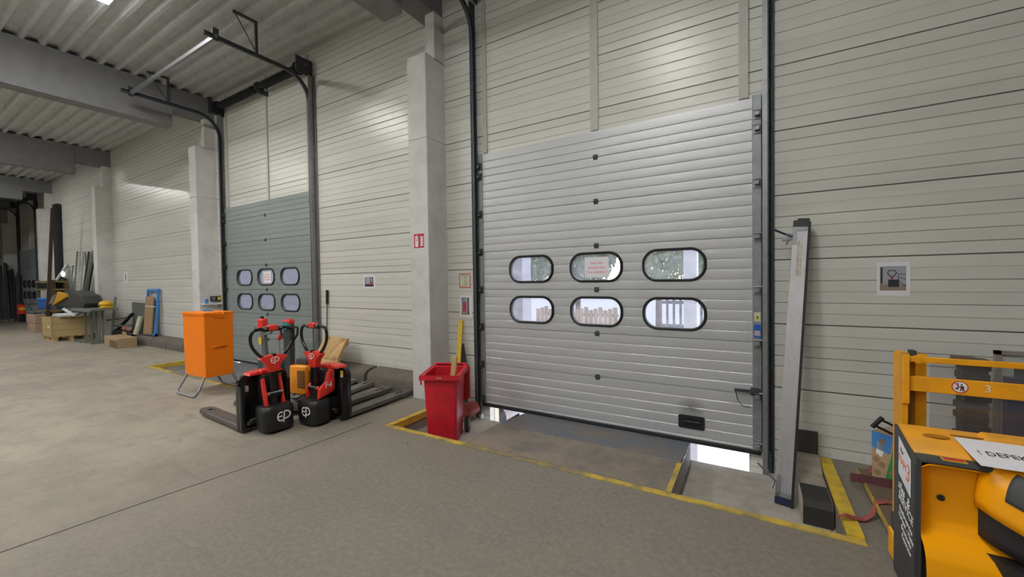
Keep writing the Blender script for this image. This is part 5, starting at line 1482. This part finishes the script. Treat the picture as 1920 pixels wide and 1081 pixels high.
# trestles with a board
def trestle(x, y, rz, lab):
    r = thing('steel_trestle', lab, 'trestle', (x, y, 0), R(rz), 'grey steel trestles')
    for sx in (-0.24, 0.24): B().box((sx - 0.025, -0.025, 0.04), (sx + 0.025, 0.025, 0.93)).build('upright', GREYGREEN, r, world=False)
    B().box((-0.34, -0.03, 0.93), (0.34, 0.03, 0.99)).build('top_rail', GREYGREEN, r, world=False)
    for sx in (-0.24, 0.24): B().box((sx - 0.03, -0.26, 0.0), (sx + 0.03, 0.26, 0.045)).build('foot', GREYGREEN, r, world=False)
    return r
trestle(-17.55, -0.75, 2, 'left grey steel trestle right of the wooden crate')
trestle(-16.80, -0.68, 2, 'right grey steel trestle near the low cardboard carton')
r = thing('metal_bench_top', 'long grey metal board lying across the steel trestles', 'board', (-16.5, -0.75, 0.99))
B().box((-18.05, -1.0, 0.99), (-16.1, -0.43, 1.035), 0.004, 1).build('board', GREYGREEN, r); B().box((-18.0, -1.03, 0.95), (-16.15, -1.0, 1.02)).build('edge_rail', GREYM, r)
# the yellow hooded sweeper-like machine on the boards
r = thing('sweeper_head', 'dark grey machine with a yellow sloping hood behind the wooden crate', 'machine', (-19.3, -0.45, 0))
b = B().prism([(-20.6, 1.02), (-17.4, 1.02), (-17.2, 1.18), (-17.5, 1.40), (-18.5, 1.56), (-19.3, 1.55), (-20.3, 1.42), (-20.75, 1.22)], 'y', -0.90, -0.46, bevel=0.04)
b.build('housing', mat('machine_dark', (0.05, 0.05, 0.045), 0.6, var=0.5, scale=5), r, smooth=40)
B().prism([(-20.45, 1.06), (-18.75, 1.36), (-18.85, 1.47), (-19.75, 1.53)], 'y', -0.96, -0.89, bevel=0.01).build('hood', mat('hood_yellow', (0.66, 0.34, 0.02), 0.5), r)
B().prism([(-20.9, 1.10), (-20.2, 1.16), (-19.75, 1.48), (-20.35, 1.38)], 'y', -0.96, -0.90).build('grey_flank', GREYM, r)
for x in (-20.3, -19.2, -18.0): B().box((x - 0.06, -0.49, 0.0), (x + 0.06, -0.46, 1.05)).build('stand_leg', DGREYM, r)
r = thing('yellow_motor', 'rounded yellow motor housing at the end of the trestle board', 'motor', (-16.25, -0.55, 1.035))
B().ball((-16.32, -0.64, 1.17), (0.19, 0.16, 0.10)).build('housing', mat('motor_yellow', (0.70, 0.42, 0.02), 0.45), r, smooth=60)
B().cyl((-16.75, -0.66, 1.12), (-16.5, -0.65, 1.13), 0.06).build('shaft', DGREYM, r)
B().box((-16.45, -0.76, 1.036), (-16.18, -0.52, 1.12), 0.03, 2).build('lower_cover', mat('motor_yellow', (0.7, 0.42, 0.02), 0.45), r, smooth=50)
# standing profiles and planks against the wall
PK = [(-21.55, -21.7, 3.0, 'slim pale batten standing at the left of the planks', GREYM, 0.05), (-20.85, -21.0, 2.95, 'tallest pale plank standing among the profiles', mat('pale_profile', (0.38, 0.40, 0.37), 0.6), 0.13), (-20.75, -20.35, 2.93, 'dark tall profile beside the tallest pale plank', DGREYM, 0.11),
      (-20.45, -20.15, 2.80, 'grey plank right of the dark tall profile', GREYM, 0.10), (-20.25, -19.95, 2.50, 'short black profile in the middle of the planks', BLACKST, 0.11), (-20.0, -19.75, 2.35, 'pale short board right of the black profile', MATS['pale_profile'], 0.12), (-20.2, -19.15, 2.90, 'long grey bar slanting right across the planks', GREYM, 0.06), (-19.7, -19.55, 2.0, 'short dull board at the right of the planks', GREYGREEN, 0.14),
      (-23.5, -23.2, 2.55, 'white profile slanting above the dark shelf', WHITEP, 0.10), (-23.15, -22.95, 2.55, 'second white profile above the dark shelf', MATS['pale_profile'], 0.12), (-22.2, -22.3, 2.5, 'thin grey upright in front of the dark shelf', GREYM, 0.05)]
for xb_, xt_, zt_, lab, m_, w_ in PK:
    on_shelf = xb_ < -22.3
    fy = -0.16 if 'slanting right' in lab else 0.0
    o = B().beam((xb_ if not on_shelf else xt_ - 0.1, -0.32 + fy, 1.93 if on_shelf else 0.0), (xt_, -0.04 + fy, zt_), w_ * 1.25, 0.035, 0.004).build('leaning_profile', m_); tag(o, lab, 'plank', 'profiles and planks leaning on the far wall')
# dark shelf with boxes
r = thing('timber_rack', 'dark timber rack with a blue sack beside the far column', 'rack', (-23.6, -0.35, 0))
for x in (-24.6, -22.4):
    B().box((x - 0.05, -0.6, 0.0), (x + 0.05, -0.5, 1.95)).box((x - 0.05, -0.27, 0.0), (x + 0.05, -0.17, 1.95)).build('upright', OLDWOOD, r)
for z in (0.75, 1.55, 1.85): B().box((-24.65, -0.62, z), (-22.3, -0.17, z + 0.07)).build('shelf_board', mat('shelf_olive', (0.20, 0.16, 0.06), 0.7), r)
o = B().box((-24.5, -0.6, 1.62), (-22.9, -0.2, 1.84), 0.03, 2).build('dark_bundle', BLACKST); tag(o, 'dark bundle lying on the upper shelf of the timber rack', 'bundle')
r = thing('blue_crate', 'bright blue plastic crate on the lower shelf of the timber rack', 'crate', (-23.7, -0.4, 0.82), R(8))
B().box((-0.45, -0.22, 0.0), (0.45, 0.22, 0.42), 0.05, 2).build('crate_body', BLUE, r, world=False); B().box((-0.5, -0.25, 0.36), (0.5, 0.25, 0.44), 0.02, 1).build('crate_rim', BLUE2, r, world=False)
r = thing('work_light', 'lit white work lamp standing on the timber rack', 'lamp', (-22.50, -0.25, 1.92))
B().box((-22.65, -0.3, 1.92), (-22.35, -0.2, 2.0)).build('foot', DGREYM, r)
B().ball((-22.50, -0.27, 2.17), (0.15, 0.05, 0.11)).build('lens', mat('lit_lens', (0.9, 1.0, 0.95), 0.5, emit=1.6), r, smooth=60)
r = thing('tall_pole', 'tall rusty brown pole leaning on the far column', 'pole', (-23.9, -0.55, 0))
B().beam((-22.75, -0.69, 0.0), (-21.45, -0.67, 4.5), 0.09, 0.08).build('pole', BROWNR, r)
o = B().box((-24.35, -0.14, 0.0), (-23.8, -0.02, 5.0)).build('black_sheet', mat('dark_sheet', (0.015, 0.014, 0.017), 0.7)); tag(o, 'tall narrow black sheet standing against the far wall', 'panel')
# right end of the heap
r = thing('cardboard_carton', 'low brown cardboard carton on the floor beside the curb stones', 'carton', (-15.45, -0.62, 0), R(-3))
B().box((-0.50, -0.20, 0.0), (0.80, 0.20, 0.27), 0.006, 1).build('carton', CARD, r, world=False)
B().box((0.05, -0.202, 0.0), (0.79, -0.199, 0.20)).build('torn_front', mat('torn_brown', (0.17, 0.105, 0.065), 0.8), r, world=False)
B().prism([(-0.46, 0.265), (-0.1, 0.265), (-0.13, 0.34), (-0.5, 0.36)], 'y', 0.18, 0.195).build('flap', CARD, r, world=False)
o = B().prism([(-16.35, 0.20), (-15.25, 0.20), (-15.25, 1.17), (-16.35, 1.19)], 'y', -0.06, -0.02).build('grey_sheet', mat('sheet_grey', (0.105, 0.115, 0.105), 0.7, var=0.3, scale=3)); tag(o, 'dark grey board leaning on the wall left of the blue framed board', 'board')
r = thing('framed_board', 'brown board in a bright blue frame leaning on the wall', 'board', (-14.75, -0.30, 0.26))
Mf = Matrix.Translation((-14.72, -0.17, 0.275)) @ Matrix.Rotation(R(-4.5), 4, 'X')
B().box((-0.40, 0.0, 0.0), (-0.32, 0.05, 1.32)).box((0.32, 0.0, 0.0), (0.40, 0.05, 1.32)).box((-0.40, 0.0, 1.24), (0.40, 0.05, 1.32), 0.02, 1).box((-0.40, 0.0, 0.0), (0.40, 0.05, 0.06)).tf(Mf).build('frame', BLUE2, r)
B().box((-0.36, -0.03, 0.02), (0.22, 0.0, 1.10), 0.004, 1).tf(Mf).build('board', mat('fibre_brown', (0.33, 0.215, 0.12), 0.8, var=0.3, scale=6), r)
B().box((-0.345, -0.032, 0.80), (0.38, -0.028, 0.84)).tf(Mf).build('strap', mat('strap_pale', (0.45, 0.45, 0.42), 0.6), r)
o = B().cyl((-15.55, -0.22, 0.26), (-15.50, -0.10, 0.78), 0.07, seg=18).build('white_roll', mat('roll_cream', (0.55, 0.54, 0.42), 0.7), smooth=40); tag(o, 'cream roll standing in front of the dark grey board', 'roll')
for k, (x0, z0, x1, z1, m_, lab) in enumerate(((-16.9, 0.35, -16.1, 0.85, BLACKST, 'black bar slanting up from the scrap beside the low carton'), (-17.0, 0.45, -16.0, 0.50, GREYM, 'grey bar lying across the scrap beside the low carton'), (-17.4, 0.62, -16.3, 0.72, GREYGREEN, 'dull green bar resting on the scrap by the trestle'), (-16.9, 0.1, -16.95, 1.35, GREYM, 'thin grey bar upright in the corner by the third column'))):
    o = B().beam((x0, -0.25 - 0.05 * k, z0), (x1, -0.12 - 0.05 * k, z1), 0.07, 0.05).build('scrap_bar', m_); tag(o, lab, 'bar', 'scrap bars beside the low carton')
o = B().box((-17.1, -0.40, 0.0), (-15.6, -0.08, 0.36), 0.10, 2).build('scrap_bin', BLACKST); tag(o, 'black scrap tray behind the low cardboard carton', 'tray')
for k, (x, z, rr, m_, lab) in enumerate(((-16.0, 0.42, 0.09, mat('rust_red', (0.26, 0.10, 0.07), 0.7), 'rusty red lump on the black scrap tray'), (-15.75, 0.41, 0.07, mat('scrap_tan', (0.30, 0.2, 0.15), 0.7), 'tan lump on the black scrap tray'))):
    o = B().ball((x, -0.3, z), (rr * 1.4, rr, rr)).build('scrap_lump', m_, smooth=60); tag(o, lab, 'scrap')
# ------------------------------------------------------------------ far left end
FB = random.Random(5)
for k in range(14):
    y0 = -0.72 + k * 0.052
    zt_ = 2.2 + FB.uniform(0.0, 0.75)
    xb_ = -31.9 + (k - 7) * 0.2 if k > 7 else -31.3 + FB.uniform(-0.3, 0.3)
    y0 = -0.14 if k > 7 else -0.72 + k * 0.075
    o = B().beam((xb_, y0, 0.0), (xb_ - (0.1 if k > 7 else 0.5), (-0.03 if k > 7 else y0), zt_), 0.055, 0.09).build('leaning_beam', [DGREYM, BLACKST, mat('dusk_steel', (0.04, 0.042, 0.055), 0.6), GREYM, DGREYM, OLDWOOD][k % 6])
    tag(o, 'dark beam standing in the bundle at the far end of the hall', 'beam', 'dark beams at the far end')
r = thing('fire_extinguisher', 'red fire extinguisher beside the far door', 'fire extinguisher', (-30.45, -0.12, 0.40))
B().cyl((-30.45, -0.12, 0.40), (-30.45, -0.12, 0.85), 0.16, seg=20).build('cylinder', RED, r, smooth=40)
B().cyl((-30.45, -0.12, 0.85), (-30.45, -0.12, 0.95), 0.07, 0.05).build('valve', BLACKST, r)
B().box((-30.35, -0.24, 0.58), (-30.28, -0.04, 0.72)).build('label', STICKY, r)
B().cyl((-30.45, -0.12, 0.0), (-30.45, -0.12, 0.40), 0.10, seg=14).build('stand', BLACKST, r)
r = thing('flat_pallet', 'low pale pallet on the floor at the far end', 'pallet', (-31.0, -0.8, 0))
for k in range(5): B().box((-31.5, -1.3 + k * 0.2, 0.10), (-30.6, -1.15 + k * 0.2, 0.14)).build('deck_board', GREYM, r)
for x in (-31.5, -31.1, -30.7): B().box((x, -1.3, 0.0), (x + 0.1, -0.35, 0.10)).build('bearer', OLDWOOD, r)
